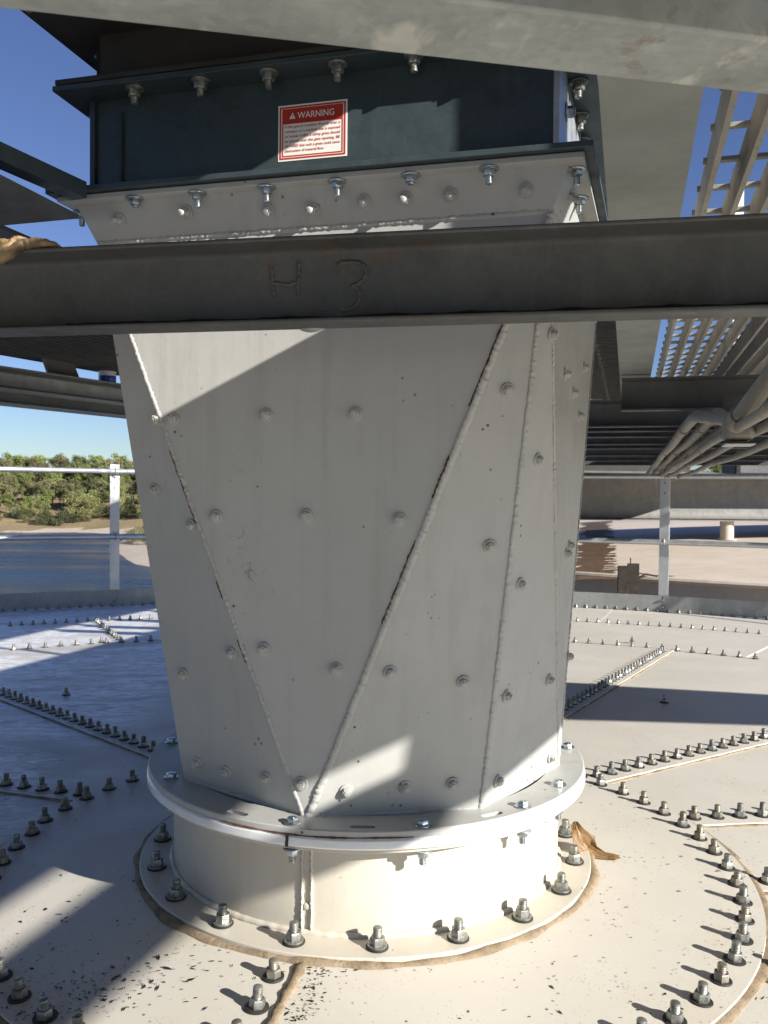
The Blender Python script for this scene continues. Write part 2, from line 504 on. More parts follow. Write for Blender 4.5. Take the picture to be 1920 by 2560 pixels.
# ------------------------------------------------------------------ fasteners (meshes shared by all copies)
def bolt_mesh(name, rw, hw, rn, hn, rs, hs, mats, washer_mi=1, ridges=5, dome=True, washer2=None, seg=20):
    """washer, hex nut, threaded stud; stands on z = 0"""
    mb = MB()
    mb.lathe([(rw * 0.98, 0), (rw, hw * 0.3), (rw, hw * 0.7), (rw * 0.94, hw)], (0, 0, 0), seg=seg, mi=washer_mi)
    z = hw
    if washer2:
        mb.lathe([(washer2, z), (washer2, z + hw * 0.8)], (0, 0, 0), seg=seg, mi=0)
        z += hw * 0.8
    mb.lathe([(rn, z), (rn, z + hn * 0.86), (rn * 0.9, z + hn)], (0, 0, 0), seg=6, mi=0)
    z += hn
    if hs > 0:
        pr = [(rs, z - 0.001)]
        for i in range(ridges):
            a = z + hs * 0.86 * i / ridges
            b_ = z + hs * 0.86 * (i + 1) / ridges
            pr += [(rs * 0.86, a + (b_ - a) * 0.15), (rs, a + (b_ - a) * 0.55), (rs, a + (b_ - a) * 0.7)]
        pr += [(rs * 0.92, z + hs * 0.93), (rs * 0.62, z + hs)] if dome else [(rs, z + hs)]
        mb.lathe(pr, (0, 0, 0), seg=14, mi=0)
    return mb.mesh(name, mats, 40)
ME_ROOF_BOLT = bolt_mesh('roof_bolt', 0.0155, 0.0026, 0.0108, 0.0105, 0.0066, 0.0132, [MAT['bolt'], MAT['rubber']])
ME_ROOF_BOLT_FAR = bolt_mesh('roof_bolt_far', 0.0155, 0.003, 0.0108, 0.0105, 0.0066, 0.0145, [MAT['bolt'], MAT['rubber']], ridges=2, seg=10)
MAT['bolt_b'] = m_simple('dull_brownish_fastener', (0.22, 0.205, 0.17), 0.5, 0.6, 0.45, 90, 0.2)
ME_ROOF_BOLTS = [ME_ROOF_BOLT,
    bolt_mesh('roof_bolt_b', 0.0150, 0.0030, 0.0108, 0.0102, 0.0065, 0.0128, [MAT['bolt_b'], MAT['rubber']], ridges=4),
    bolt_mesh('roof_bolt_c', 0.0160, 0.0024, 0.0106, 0.0108, 0.0066, 0.0160, [MAT['bolt'], MAT['rubber']], ridges=6),
    bolt_mesh('roof_bolt_d', 0.0153, 0.0028, 0.0109, 0.0104, 0.0066, 0.0140, [MAT['bolt_b'], MAT['rubber']], ridges=5)]
ME_BASE_BOLT = bolt_mesh('base_bolt', 0.0165, 0.003, 0.0112, 0.011, 0.0068, 0.014, [MAT['bolt'], MAT['rubber']], washer2=0.0145)
ME_CHUTE_BOLT = bolt_mesh('painted_bolt', 0.0105, 0.0026, 0.0072, 0.0066, 0.0042, 0.0022, [MAT['weld'], MAT['weld']], 0, 1)
ME_CHUTE_STUD = bolt_mesh('painted_stud', 0.0105, 0.0026, 0.0074, 0.0066, 0.0048, 0.0105, [MAT['weld'], MAT['weld']], 0, 3)
ME_GATE_NUT = bolt_mesh('gate_nut', 0.0135, 0.0022, 0.0082, 0.0085, 0.0049, 0.0115, [MAT['zinc'], MAT['zinc']], 0, 5)
ME_GATE_NUT_S = bolt_mesh('gate_nut_short', 0.0135, 0.0022, 0.0082, 0.0085, 0.0049, 0.003, [MAT['zinc'], MAT['zinc']], 0, 2)
ME_FLANGE_BOLT = bolt_mesh('flange_bolt', 0.0128, 0.0022, 0.0084, 0.0062, 0.004, 0.0006, [MAT['zinc'], MAT['zinc']], 0, 1, False)
ME_OLD_NUT = bolt_mesh('old_nut', 0.0140, 0.0026, 0.0090, 0.0088, 0.0052, 0.011, [MAT['bolt'], MAT['bolt']], 0, 4, washer2=0.011)
def put(name, me, parent, p, z=UZ, spin=None):
    return link(name, me, parent, mw=frame_mat(p, z, rnd.uniform(0, 6.28) if spin is None else spin))

# ================================================================== THE SETTING
# ground far below, river, banks
WATER = -11.3
def m_water():
    m, nt, b = new_mat('river_water')
    v = wcoords(nt, (0.35, 1.0, 1), (0, 0, 0.1))
    setv(nt, b.inputs['Base Color'], ramp(nt, noise(nt, wcoords(nt), 0.02, 3), [(0.3, (0.010, 0.026, 0.06)), (0.7, (0.018, 0.042, 0.09))]))
    setv(nt, b.inputs['Roughness'], ramp(nt, noise(nt, wcoords(nt, (0.25, 1.0, 1), (0, 0, 0.12)), 0.11, 6, 0.65), [(0.36, 0.08), (0.64, 0.30)]))
    b.inputs['IOR'].default_value = 1.33
    b.inputs['Specular IOR Level'].default_value = 0.4
    h = math_n(nt, 'ADD', noise(nt, v, 0.45, 8, 0.72), math_n(nt, 'MULTIPLY', noise(nt, wcoords(nt), 0.22, 3), 1.4))
    bump(nt, b, h, 1.0, 0.7)
    return m
def m_ground(name, c1, c2, scale):
    m, nt, b = new_mat(name)
    v = wcoords(nt)
    c = ramp(nt, noise(nt, v, scale, 7, 0.65), [(0.3, c1), (0.7, c2)])
    c = mix(nt, ramp(nt, noise(nt, v, scale * 7, 4), [(0.45, 0.0), (0.7, 0.5)]), c, tuple(x * 0.6 for x in c1))
    setv(nt, b.inputs['Base Color'], c)
    b.inputs['Roughness'].default_value = 0.95
    bump(nt, b, noise(nt, v, scale * 9, 4), 0.5, 0.2)
    return m
MAT['water'] = m_water()
MAT['sand'] = m_ground('river_sand', (0.40, 0.33, 0.26), (0.50, 0.43, 0.35), 0.15)
MAT['dry_grass'] = m_ground('dry_bank_grass', (0.20, 0.15, 0.08), (0.30, 0.23, 0.12), 0.1)
MAT['land'] = m_ground('land', (0.12, 0.10, 0.06), (0.19, 0.16, 0.09), 0.01)
mb = MB()
g = 5000
mb.add([(-g, -g, WATER - 1.2), (g, -g, WATER - 1.2), (g, g, WATER - 1.2), (-g, g, WATER - 1.2)], [(0, 1, 2, 3)])
mb.build('ground', MAT['land'], kind='structure')
mb = MB()
mb.add([(-420, 18, WATER), (160, 18, WATER), (160, 330, WATER), (-420, 330, WATER)], [(0, 1, 2, 3)])
mb.build('river', MAT['water'], kind='structure')
# near land on our side, under the tanks
def sheet(name, outline, z, mat, kind='structure', skirt=1.6):
    m = MB()
    n = len(outline)
    m.add([(x, y, z) for x, y in outline] + [(x * 1.0, y, z - skirt) for x, y in outline],
          [tuple(range(n))] + [(i, (i + 1) % n, n + (i + 1) % n, n + i) for i in range(n)])
    return m.build(name, mat, kind=kind)
sheet('tank_yard', [(-90, -90), (200, -90), (200, 26), (60, 24), (-20, 27), (-90, 25)], WATER + 0.9, MAT['sand'])

# far bank: gently rising strip of sand, dry grass and wooded slope, as a grid
def bank_h(x, y):
    edge = 246 + 9 * math.sin(x * 0.021) + 5 * math.sin(x * 0.055 + 1) - 0.10 * (x + 90)
    d = y - edge
    if d < 0:
        return WATER - 0.8 + d * 0.05
    return WATER + min(d * 0.06, 0.7) + max(0, d - 12) * 0.165 - max(0, d - 85) * 0.12 + 0.5 * math.sin(x * 0.13 + y * 0.09)
mb = MB()
xs = [-330 + i * 6 for i in range(90)]
ys = [228, 236, 242, 246, 250, 254, 258, 263, 268, 275, 283, 292, 303, 318, 335, 360, 400, 460, 560]
vs = [(x, y, bank_h(x, y)) for y in ys for x in xs]
nx = len(xs)
fs, mi = [], []
for j in range(len(ys) - 1):
    for i in range(nx - 1):
        f = (j * nx + i, j * nx + i + 1, (j + 1) * nx + i + 1, (j + 1) * nx + i)
        cx, cy = xs[i], (ys[j] + ys[j + 1]) / 2
        d = bank_h(cx, cy) - WATER
        mb.f.append(f); mb.m.append(0 if d < 0.55 else 1)
mb.v = vs
far_bank = mb.build('far_bank', [MAT['sand'], MAT['dry_grass']], kind='structure', smooth=80)
# sandbar reaching in from the right of the river
def sandbar():
    m = MB()
    pts = []
    ctr = [(-57.6, 176), (-53, 167), (-49, 158), (-45.5, 149), (-41, 139), (-34, 130.5), (-15, 123), (12, 121), (14, 205), (-8, 214), (-30, 216), (-50, 218), (-66, 216), (-64, 202), (-60.5, 188)]
    n = len(ctr)
    cx = sum(p[0] for p in ctr) / n
    cy = sum(p[1] for p in ctr) / n
    m.add([(x, y, WATER - 0.15) for x, y in ctr] + [(lerp(x, cx, 0.18), lerp(y, cy, 0.18), WATER + 0.35) for x, y in ctr] + [(cx, cy, WATER + 0.6)],
          [(i, (i + 1) % n, n + (i + 1) % n, n + i) for i in range(n)] + [(n + i, n + (i + 1) % n, 2 * n) for i in range(n)])
    return m.build('sandbar', MAT['sand'], kind='structure', smooth=80)
sandbar()

# ------------------------------------------------------------------ the tank roof we stand on
roof = MB()
NS = 180
prof = [0.0, 0.3, 0.6, 1.0, 2.0, 3.2, 4.4, 5.6]
vs = [(AX.x, AX.y, -0.012)]
for r in prof[1:]:
    for k in range(NS):
        p = pol(r, 360 * k / NS, -0.012)
        vs.append(tuple(p))
fs = [(0, 1 + k, 1 + (k + 1) % NS) for k in range(NS)]
for j in range(len(prof) - 2):
    o = 1 + j * NS
    fs += [(o + k, o + (k + 1) % NS, o + NS + (k + 1) % NS, o + NS + k) for k in range(NS)]
roof.add(vs, fs)
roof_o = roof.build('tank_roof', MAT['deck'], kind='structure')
# tank wall under the roof edge
mb = MB()
rp = [pol(5.6, 360 * k / NS, -0.012) for k in range(NS)]
mb.add([tuple(p) for p in rp] + [(p.x, p.y, WATER + 0.85) for p in rp], [(k, (k + 1) % NS, NS + (k + 1) % NS, NS + k) for k in range(NS)])
mb.build('tank_wall', MAT['deck'], roof_o)

def annular_panel(name, r0, r1, a0, a1, z0, z1, parent, mats, th=0.008):
    """sheet panel of the roof: top, and edges th deep; z0 / z1 lift its two radial edges over the neighbours"""
    na = max(6, int((a1 - a0) / 2))
    rs = [r0 + (r1 - r0) * j / 3 for j in range(4)]
    m = MB()
    top = []
    for j, r in enumerate(rs):
        for i in range(na + 1):
            t = i / na
            top.append(pol(r, a0 + (a1 - a0) * t, z0 + (z1 - z0) * t))
    w_ = na + 1
    fs = [(j * w_ + i, j * w_ + i + 1, (j + 1) * w_ + i + 1, (j + 1) * w_ + i) for j in range(3) for i in range(na)]
    m.add(top, fs, 0)
    rim = [i for i in range(w_)] + [j * w_ + na for j in range(1, 4)] + [3 * w_ + i for i in range(na - 1, -1, -1)] + [j * w_ for j in range(2, 0, -1)]
    o = len(m.v)
    m.v += [(m.v[i][0], m.v[i][1], m.v[i][2] - th) for i in rim]
    n = len(rim)
    for i in range(n):
        m.f.append((rim[i], rim[(i + 1) % n], o + (i + 1) % n, o + i)); m.m.append(1)
    return m.build(name, mats, parent, 20)
SEAM0 = 37.3
for k in range(15):
    a0 = SEAM0 + 24 * k
    mid = (a0 + 12) % 360
    hi, lo = 0.006, 0.0008
    if 90 < mid % 360 < 120:
        z0, z1 = hi, hi
    elif 120 <= mid < 270:
        z0, z1 = lo, hi
    elif 270 <= mid < 294:
        z0, z1 = lo, lo
    else:
        z0, z1 = hi, lo
    annular_panel('roof_panel', 0.60, 3.19, a0, a0 + 24, z0, z1, roof_o, [MAT['deck'], MAT['edge']])
OUT0 = 115.4
for k in range(12):
    a0 = OUT0 + 30 * k
    annular_panel('outer_roof_panel', 3.05, 4.42, a0, a0 + 30, -0.004, -0.008, roof_o, [MAT['deck'], MAT['edge']], 0.006)
for k in range(12):
    a0 = OUT0 + 15 + 30 * k
    annular_panel('rim_roof_panel', 4.30, 5.585, a0, a0 + 30, -0.0095, -0.0105, roof_o, [MAT['deck'], MAT['edge']], 0.004)
# centre cap in two halves meeting at a sealed joint
for a0 in (-101.4, 78.6):
    annular_panel('cap_plate', 0.12, 0.683, a0, a0 + 180, 0.0125, 0.0115, roof_o, [MAT['deck'], MAT['edge']], 0.012)
# sealant: round the cap, along the near joint, along each lap
def ring_bead(name, r, z, rad, parent, a0=0, a1=360, flat=0.4, step=1.2):
    n = int((a1 - a0) / step)
    f1, f2 = rnd.uniform(0, 6), rnd.uniform(0, 6)
    pts = [pol(r + 0.0025 * math.sin(i * 0.11 + f1) + 0.0012 * math.sin(i * 0.37 + f2), a0 + (a1 - a0) * i / n, z) for i in range(n + 1)]
    rs = [rad * (1 + 0.16 * math.sin(i * 0.17 + f2) + 0.12 * math.sin(i * 0.53 + f1) + 0.05 * rnd.uniform(-1, 1)) for i in range(n + 1)]
    return MB().tube(pts, rad, 8, rfun=lambda i: rs[i], flat=flat).build(name, MAT['sealant'], parent, 70)
ring_bead('sealant_bead', 0.686, 0.005, 0.0085, roof_o)
for ang, r0, r1 in ((-101.2, 0.40, 0.69), (78.8, 0.40, 0.69)):
    pts = [pol(lerp(r0, r1, i / 30), ang + rnd.uniform(-0.25, 0.25), 0.013) for i in range(31)]
    rs = [0.007 * (0.7 + 0.6 * rnd.random()) for _ in pts]
    MB().tube(pts, 0.007, 8, rfun=lambda i: rs[i], flat=0.5).build('sealant_bead', MAT['sealant'], roof_o, 70)
for k in range(15):
    a = SEAM0 + 24 * k
    am = (a + 180) % 360 - 180
    side = -1 if -90 < am < 105 else 1
    pts = [pol(lerp(0.69, 3.1, (i / 60) ** 1.5), a, 0.0022) + Vector((-math.sin(R(a)), math.cos(R(a)), 0)) * (side * 0.004 + rnd.uniform(-0.0012, 0.0012)) for i in range(61)]
    rs = [0.0045 * (0.6 + 0.7 * rnd.random()) for _ in pts]
    MB().tube(pts, 0.0045, 6, rfun=lambda i: rs[i], flat=0.6).build('sealant_bead', MAT['sealant'], roof_o, 70)

# roof bolts
def in_view(p, margin=0.03):
    d = p - EYE
    z = d.dot(_f)
    if z < 0.1:
        return False
    return abs(d.dot(_r) / z) < 0.4475 + margin and abs(d.dot(_u) / z) < 0.597 + margin
def roof_bolt(p, far=False):
    nrm = Vector(((p.x - AX.x) * SLOPE / max(0.01, math.hypot(p.x - AX.x, p.y - AX.y)), (p.y - AX.y) * SLOPE / max(0.01, math.hypot(p.x - AX.x, p.y - AX.y)), 1))
    nrm = nrm + Vector((rnd.gauss(0, 0.03), rnd.gauss(0, 0.03), 0))
    if p.y > 1.9 and abs(p.x / p.y + 0.019) < 0.215 and p.y < 3.0:
        return                                   # wholly hidden behind the chute
    bolt_spots.append(((p - EYE).length, p, nrm, far))
bolt_spots = []
for k in range(62):
    a = 6.2 + 360 / 62 * k
    p = pol(0.652 + (0.012 if 40 < a % 360 < 170 else 0), a, 0.0115)
    roof_bolt(p)
for a in (-104.6, -104.4):
    pass
for r in (0.452, 0.518, 0.585):
    roof_bolt(pol(r, -101.2, 0.0115) + Vector((-math.cos(R(11.2)), 0.19, 0)) * 0.030)
for k in range(15):
    a = SEAM0 + 24 * k
    am = (a + 180) % 360 - 180
    off = 0.036 if -90 < am < 105 else -0.034
    t_ = Vector((-math.sin(R(a)), math.cos(R(a)), 0))
    for i in range(44):
        r = 0.712 + 0.0545 * i
        p = pol(r, a, 0.0055) + t_ * off
        if in_view(p) or (r < 1.05 and p.y > 0.75):
            roof_bolt(p, r > 1.9)
def ring_bolts(r, step, z):
    n = int(2 * math.pi * r / step)
    for i in range(n):
        p = pol(r, 360 * i / n + 0.4, z)
        if p.y > 0.5 and in_view(p, 0.0) :
            # skip those that stand hidden behind the chute
            if abs((p.x - EYE.x) / p.y + 0.019) < 0.225:
                continue
            roof_bolt(p, True)
ring_bolts(3.15, 0.074, 0.003)
ring_bolts(4.38, 0.066, -0.006)
ring_bolts(5.52, 0.078, -0.0095)
for i in range(13):
    roof_bolt(pol(3.22 + 0.092 * i, OUT0 - 0.5, -0.003), True)
for (x, y) in ((143, 1500), (1435, 1517), (1366, 1358), (640 / 1.0 * 0 + 219, 1362)):
    q = on_z(x * K, y * K, -0.07)
    roof_bolt(Vector((q.x, q.y, cone(q.x, q.y) + 0.004)), True)

bolt_spots.sort(key=lambda b: b[0])
for d_, p, nrm, far in bolt_spots[:290]:
    put('bolt', ME_ROOF_BOLT_FAR if far else rnd.choice(ME_ROOF_BOLTS), roof_o, p, nrm)
mb = MB()                                         # the farthest ones, along the rim, joined
fv = [v.co.copy() for v in ME_ROOF_BOLT_FAR.vertices]
ff = [tuple(f.vertices) for f in ME_ROOF_BOLT_FAR.polygons]
fm = [f.material_index for f in ME_ROOF_BOLT_FAR.polygons]
for d_, p, nrm, far in bolt_spots[290:]:
    fmx = frame_mat(p, nrm, rnd.uniform(0, 6.28))
    o = len(mb.v)
    mb.v += [tuple(fmx @ v) for v in fv]
    mb.f += [tuple(i + o for i in f) for f in ff]
    mb.m += fm
if mb.v:
    mb.build('rim_bolts', [MAT['bolt'], MAT['rubber']], roof_o, 40, kind='stuff')

# dark debris flakes scattered on the roof: nobody could count them
mb = MB()
def flake(x, y, z, s):
    a = rnd.uniform(0, 6.28)
    l, w_ = s * rnd.uniform(0.6, 1.6), s * rnd.uniform(0.25, 0.6)
    ca, sa = math.cos(a), math.sin(a)
    h = s * rnd.uniform(0.1, 0.35)
    q = [(-l, -w_ * 0.4, 0), (0, -w_, h * 0.5), (l, 0, h), (0, w_, 0.0006)]
    mb.add([(x + u * ca - v * sa, y + u * sa + v * ca, z + w2 + 0.0004) for u, v, w2 in q], [(0, 1, 2, 3)])
def flakes(n, cx, cy, sx, sy, rot, size):
    for _ in range(n):
        u, v = rnd.gauss(0, sx), rnd.gauss(0, sy)
        x = cx + u * math.cos(rot) - v * math.sin(rot)
        y = cy + u * math.sin(rot) + v * math.cos(rot)
        r = math.hypot(x - AX.x, y - AX.y)
        if r < 0.42:
            continue
        flake(x, y, -SLOPE * r + (0.0125 if r < 0.68 else 0.005), size * min(1.9, math.exp(rnd.gauss(-0.35, 0.5))))
flakes(800, 0.0, 1.25, 0.65, 0.45, 0, 0.0011)
flakes(170, -0.33, 1.22, 0.12, 0.12, 0, 0.003)
flakes(180, -0.42, 1.13, 0.09, 0.022, 0.35, 0.0028)
flakes(130, -0.38, 1.10, 0.08, 0.02, 0.45, 0.0027)
flakes(220, -0.095, 1.09, 0.012, 0.07, -0.2, 0.0024)
flakes(70, -0.05, 1.175, 0.05, 0.008, 0.0, 0.0024)
flakes(110, 0.45, 1.3, 0.10, 0.2, 0.0, 0.0022)
flakes(90, 0.28, 1.12, 0.08, 0.08, 0.0, 0.0022)
flakes(200, -0.5, 1.55, 0.16, 0.25, 0.0, 0.002)
flakes(90, 0.62, 1.75, 0.2, 0.2, 0.0, 0.0024)
for k in range(62):                              # grit caught round the bolts of the cap
    q = pol(0.652, 6.2 + 360 / 62 * k)
    if rnd.random() < 0.7:
        flakes(rnd.randrange(4, 22), q.x - 0.008, q.y + 0.004, 0.012, 0.012, 0, 0.0013)
mb.build('debris_flakes', MAT['black'], kind='stuff', smooth=0)['label'] = 'dark paint flakes and grit scattered over the tank roof'

# ================================================================== RAILING ROUND THE ROOF
rail = thing('guard_railing', pol(5.5, 89), 'galvanised guard railing with two pipe rails and a toe board round the tank roof edge', 'railing')
RR = 5.53
post_angles = [66.5 + 22.8 * k for k in range(-2, 6)]
def rail_pt(a, z, r=RR):
    p = pol(r, a)
    return Vector((p.x, p.y, -SLOPE * RR + z))
ME_UB = None
for a in post_angles:
    p = rail_pt(a, 0)
    rad = Vector((math.cos(R(a)), math.sin(R(a)), 0))
    tan = Vector((-rad.y, rad.x, 0))
    if tan.x > 0:
        tan = -tan
    L = [(-0.036, 0), (0.036, 0), (0.036, 0.006), (-0.030, 0.006), (-0.030, 0.06), (-0.036, 0.06)]
    post = MB().extrude(L, p + UZ * -0.01, p + UZ * 1.10, tan, rad).build('post', MAT['galv_clean'], rail, 0, 0.0015)
    for z in (0.995, 0.915):
        q = p + UZ * z - rad * 0.0015
        MB().lathe([(0.006, 0), (0.006, 0.002)], q, -rad, 8).build('bolt_hole', MAT['black'], post)
    for z in (1.045, 0.535):
        pts = [p + UZ * (z + 0.027 * math.sin(t)) - rad * (0.018 + 0.027 * math.cos(t)) - tan * 0.004 for t in [math.pi * (i / 8 - 0.5) for i in range(9)]]
        MB().tube(pts, 0.005, 6).build('u_bolt', MAT['galv'], post)
    for z in (0.03, 0.085):
        MB().lathe([(0.011, 0), (0.011, 0.006), (0.007, 0.012)], p + UZ * z - rad * 0.012, -rad, 10).build('bolt', MAT['zinc'], post)
for z, nm in ((1.045, 'top_rail'), (0.535, 'mid_rail')):
    pts = []
    for i in range(len(post_angles) - 1):
        for t in (0, 0.25, 0.5, 0.75):
            pts.append(rail_pt(post_angles[i] + 22.8 * t, z, RR - 0.022))
    pts.append(rail_pt(post_angles[-1], z, RR - 0.022))
    MB().tube(pts, 0.0205, 12).build(nm, MAT['galv_clean'], rail)
for i in range(len(post_angles) - 1):
    m = MB()
    A = [rail_pt(post_angles[i] + 22.8 * t / 8 - (0.15 if t == 0 else 0), 0, RR - 0.006 - 0.003 * (i % 2)) for t in range(9)]
    B = [rail_pt(post_angles[i] + 22.8 * t / 8 - (0.15 if t == 0 else 0), 0, RR - 0.0015 - 0.003 * (i % 2)) for t in range(9)]
    vs = [q + UZ * -0.006 for q in A] + [q + UZ * 0.118 for q in A] + [q + UZ * -0.006 for q in B] + [q + UZ * 0.118 for q in B]
    fs = []
    for t in range(8):
        fs += [(t, t + 1, 10 + t, 9 + t), (18 + t, 27 + t, 28 + t, 19 + t), (9 + t, 10 + t, 28 + t, 27 + t), (t, 18 + t, 19 + t, t + 1)]
    m.add(vs, fs)
    m.build('toe_board', MAT['galv'], rail)

# ================================================================== ROOF NOZZLE
noz = thing('roof_nozzle', AX, 'short round cream steel nozzle bolted to the centre of the tank roof under the chute', 'nozzle')
def ring_prof(r0, r1, z0, z1, c=0.001):
    return [(r0, z0), (r1 - c, z0), (r1, z0 + c), (r1, z1 - c), (r1 - c, z1), (r0, z1), (r0, z0)]
axy = Vector((AX.x, AX.y, 0))
MB().lathe(ring_prof(0.33, 0.408, -0.016, 0.003), axy, seg=128, cap=False).build('base_flange', MAT['cream'], noz)
ring_bead('sealant_bead', 0.4105, 0.010, 0.0095, noz, step=1.0, flat=0.75)
MB().lathe([(0.344, 0.0), (0.35, 0.0), (0.35, 0.142), (0.344, 0.142), (0.344, 0.0)], axy, seg=128, cap=False).build('pipe_wall', MAT['cream'], noz)
MB().lathe(ring_prof(0.34, 0.386, 0.1405, 0.1475), axy, seg=128, cap=False).build('top_flange', MAT['cream'], noz)
MB().lathe(ring_prof(0.34, 0.396, 0.148, 0.1645, 0.003), axy, seg=128, cap=False).build('gasket', MAT['gasket'], noz)
def cyl(px, py, r):
    d = ray(px, py)
    ox, oy = EYE.x - AX.x, EYE.y - AX.y
    a = d.x * d.x + d.y * d.y
    b = 2 * (ox * d.x + oy * d.y)
    c = ox * ox + oy * oy - r * r
    t = (-b - math.sqrt(b * b - 4 * a * c)) / (2 * a)
    return EYE + d * t
def weld_ring(name, r, z, rad, parent, mat, flat=0.7):
    n = 420
    pts = [Vector((AX.x + r * math.cos(6.2832 * i / n), AX.y + r * math.sin(6.2832 * i / n), z)) for i in range(n + 1)]
    return weld(name, pts, rad, mat, parent, pitch=4.3, amp=0.10, flat=flat)
weld_ring('weld_bead', 0.3515, 0.0045, 0.0055, noz, MAT['cream'], 1.0)
for px in (652, 673):
    q = cyl(px * K, 1930 * K, 0.35)
    a = math.atan2(q.y - AX.y, q.x - AX.x)
    pts = [Vector((AX.x + 0.3505 * math.cos(a + rnd.uniform(-.002, .002)), AX.y + 0.3505 * math.sin(a + rnd.uniform(-.002, .002)), 0.004 + 0.135 * i / 60)) for i in range(61)]
    weld('weld_bead', pts, 0.0042, MAT['cream'], noz, pitch=7, amp=0.12)
q = cyl(663 * K, 1957 * K, 0.35)
MB().lathe([(0.0001, 0.004), (0.004, 0.0032), (0.006, 0.0)], q, Vector((q.x - AX.x, q.y - AX.y, 0)), 12).build('weld_spot', MAT['cream'], noz)
for k in range(20):
    a = -104.8 + 18.3 * k if k < 14 else -104.8 - 18.6 * (20 - k)
    p = pol(0.3795, a)
    put('bolt', ME_BASE_BOLT, noz, Vector((p.x, p.y, 0.003)), UZ + Vector((rnd.uniform(-.04, .04), rnd.uniform(-.04, .04), 0)))
# black marker line over the gasket
q = cyl(619 * K, 1815 * K, 0.397)
a = math.atan2(q.y - AX.y, q.x - AX.x)
m = MB()
for i in range(9):
    aa = a + rnd.uniform(-.0012, .0012)
    m.v.append((AX.x + 0.3963 * math.cos(aa - 0.006), AX.y + 0.3963 * math.sin(aa - 0.006), 0.148 + 0.0165 * i / 8))
    m.v.append((AX.x + 0.3963 * math.cos(aa + 0.006), AX.y + 0.3963 * math.sin(aa + 0.006), 0.148 + 0.0165 * i / 8))
for i in range(8):
    m.f.append((2 * i, 2 * i + 1, 2 * i + 3, 2 * i + 2)); m.m.append(0)
m.build('marker_line', MAT['black'], noz)

# ================================================================== TRANSITION CHUTE, square above, octagon below
chute = thing('transition_chute', AX + UZ * 0.165, 'white painted square to round steel transition chute with welded seams and liner bolts', 'chute')
ZF = 0.1755
def sq(h, z, i, j):
    p = Vector((AX.x, AX.y, 0)) + UX * (h * i) + UY * (h * j) + UZ * z
    if i > 0 and j > 0:
        p += UX * 0.052 + UY * 0.08              # the far right-hand corner is not quite square
    elif j > 0:
        p += UY * 0.08
    return p
CZ, CH, OCT = 1.031, 0.3455, 0.349
TOP = {(-1, -1): sq(CH, CZ, -1, -1), (1, -1): sq(CH, CZ, 1, -1), (1, 1): sq(CH, CZ, 1, 1), (-1, 1): sq(CH, CZ, -1, 1)}
def octv(k):
    a = R(-104.3 + 45 * k)
    return Vector((AX.x + OCT * math.cos(a), AX.y + OCT * math.sin(a), ZF - 0.0025))
def facet(name, pts, parent, mat, th=0.006, outward=None):
    pts = [Vector(p) for p in pts]
    n = (pts[1] - pts[0]).cross(pts[2] - pts[0]).normalized()
    c = sum(pts, Vector()) / len(pts)
    o = Vector((c.x - AX.x, c.y - AX.y, 0))
    if n.dot(o) < 0:
        n = -n
        pts.reverse()
    k = len(pts)
    m = MB().add(pts + [p - n * th for p in pts], [tuple(range(k)), tuple(range(2 * k - 1, k - 1, -1))] + [(i, k + i, k + (i + 1) % k, (i + 1) % k) for i in range(k)])
    ob = m.build(name, mat, parent, 0)
    return pts[0], n
corners = [(1, -1), (1, 1), (-1, 1), (-1, -1)]
planes = {}
for s_ in range(4):
    c0 = corners[(s_ - 1) % 4]
    c1 = corners[s_]
    k0 = 2 * s_
    planes['side%d' % s_] = facet('panel', [TOP[c0], TOP[c1], octv(k0)], chute, MAT['chute'])
    planes['fan%da' % s_] = facet('panel', [TOP[c1], octv(k0), octv(k0 + 1)], chute, MAT['chute'])
    planes['fan%db' % s_] = facet('panel', [TOP[c1], octv(k0 + 1), octv(k0 + 2)], chute, MAT['chute'])
# names: side0 = front, fan0a / fan0b = right-hand front fan, side1 = right, fan3b = left-hand front fan
def seam(p0, p1, r, side=None, amp=0.3, n=None):
    p0, p1 = Vector(p0), Vector(p1)
    n = n or int((p1 - p0).length / 0.0024)
    o = Vector((p0.x + p1.x - 2 * AX.x, p0.y + p1.y - 2 * AX.y, 0)).normalized()
    pts = [p + o * 0.0008 for p in bead_path(p0, p1, n, 0.0007)]
    return weld('weld_bead', pts, r * 0.76, MAT['weld'], chute, pitch=3.4, amp=amp * 0.45, flat=0.42, up=o)
seam(TOP[(-1, -1)], octv(0), 0.0040, amp=0.5)
seam(TOP[(1, -1)], octv(0) + UX * 0.006, 0.0068, amp=0.4)
seam(TOP[(1, -1)], octv(1), 0.0052, amp=0.35)
seam(TOP[(1, -1)], octv(2), 0.0034, amp=0.6)
seam(TOP[(1, 1)], octv(2), 0.004)
seam(TOP[(-1, -1)], octv(-2), 0.004)
for k in range(8):
    seam(octv(k), octv(k + 1), 0.0062, amp=0.4)
for a, b in ((0, 3), (0, 1), (1, 2), (2, 3)):
    p, q = sq(CH + 0.0005, CZ + 0.0055, *corners[a]), sq(CH + 0.0005, CZ + 0.0055, *corners[b])
    seam(p, q, 0.0055, amp=0.3)
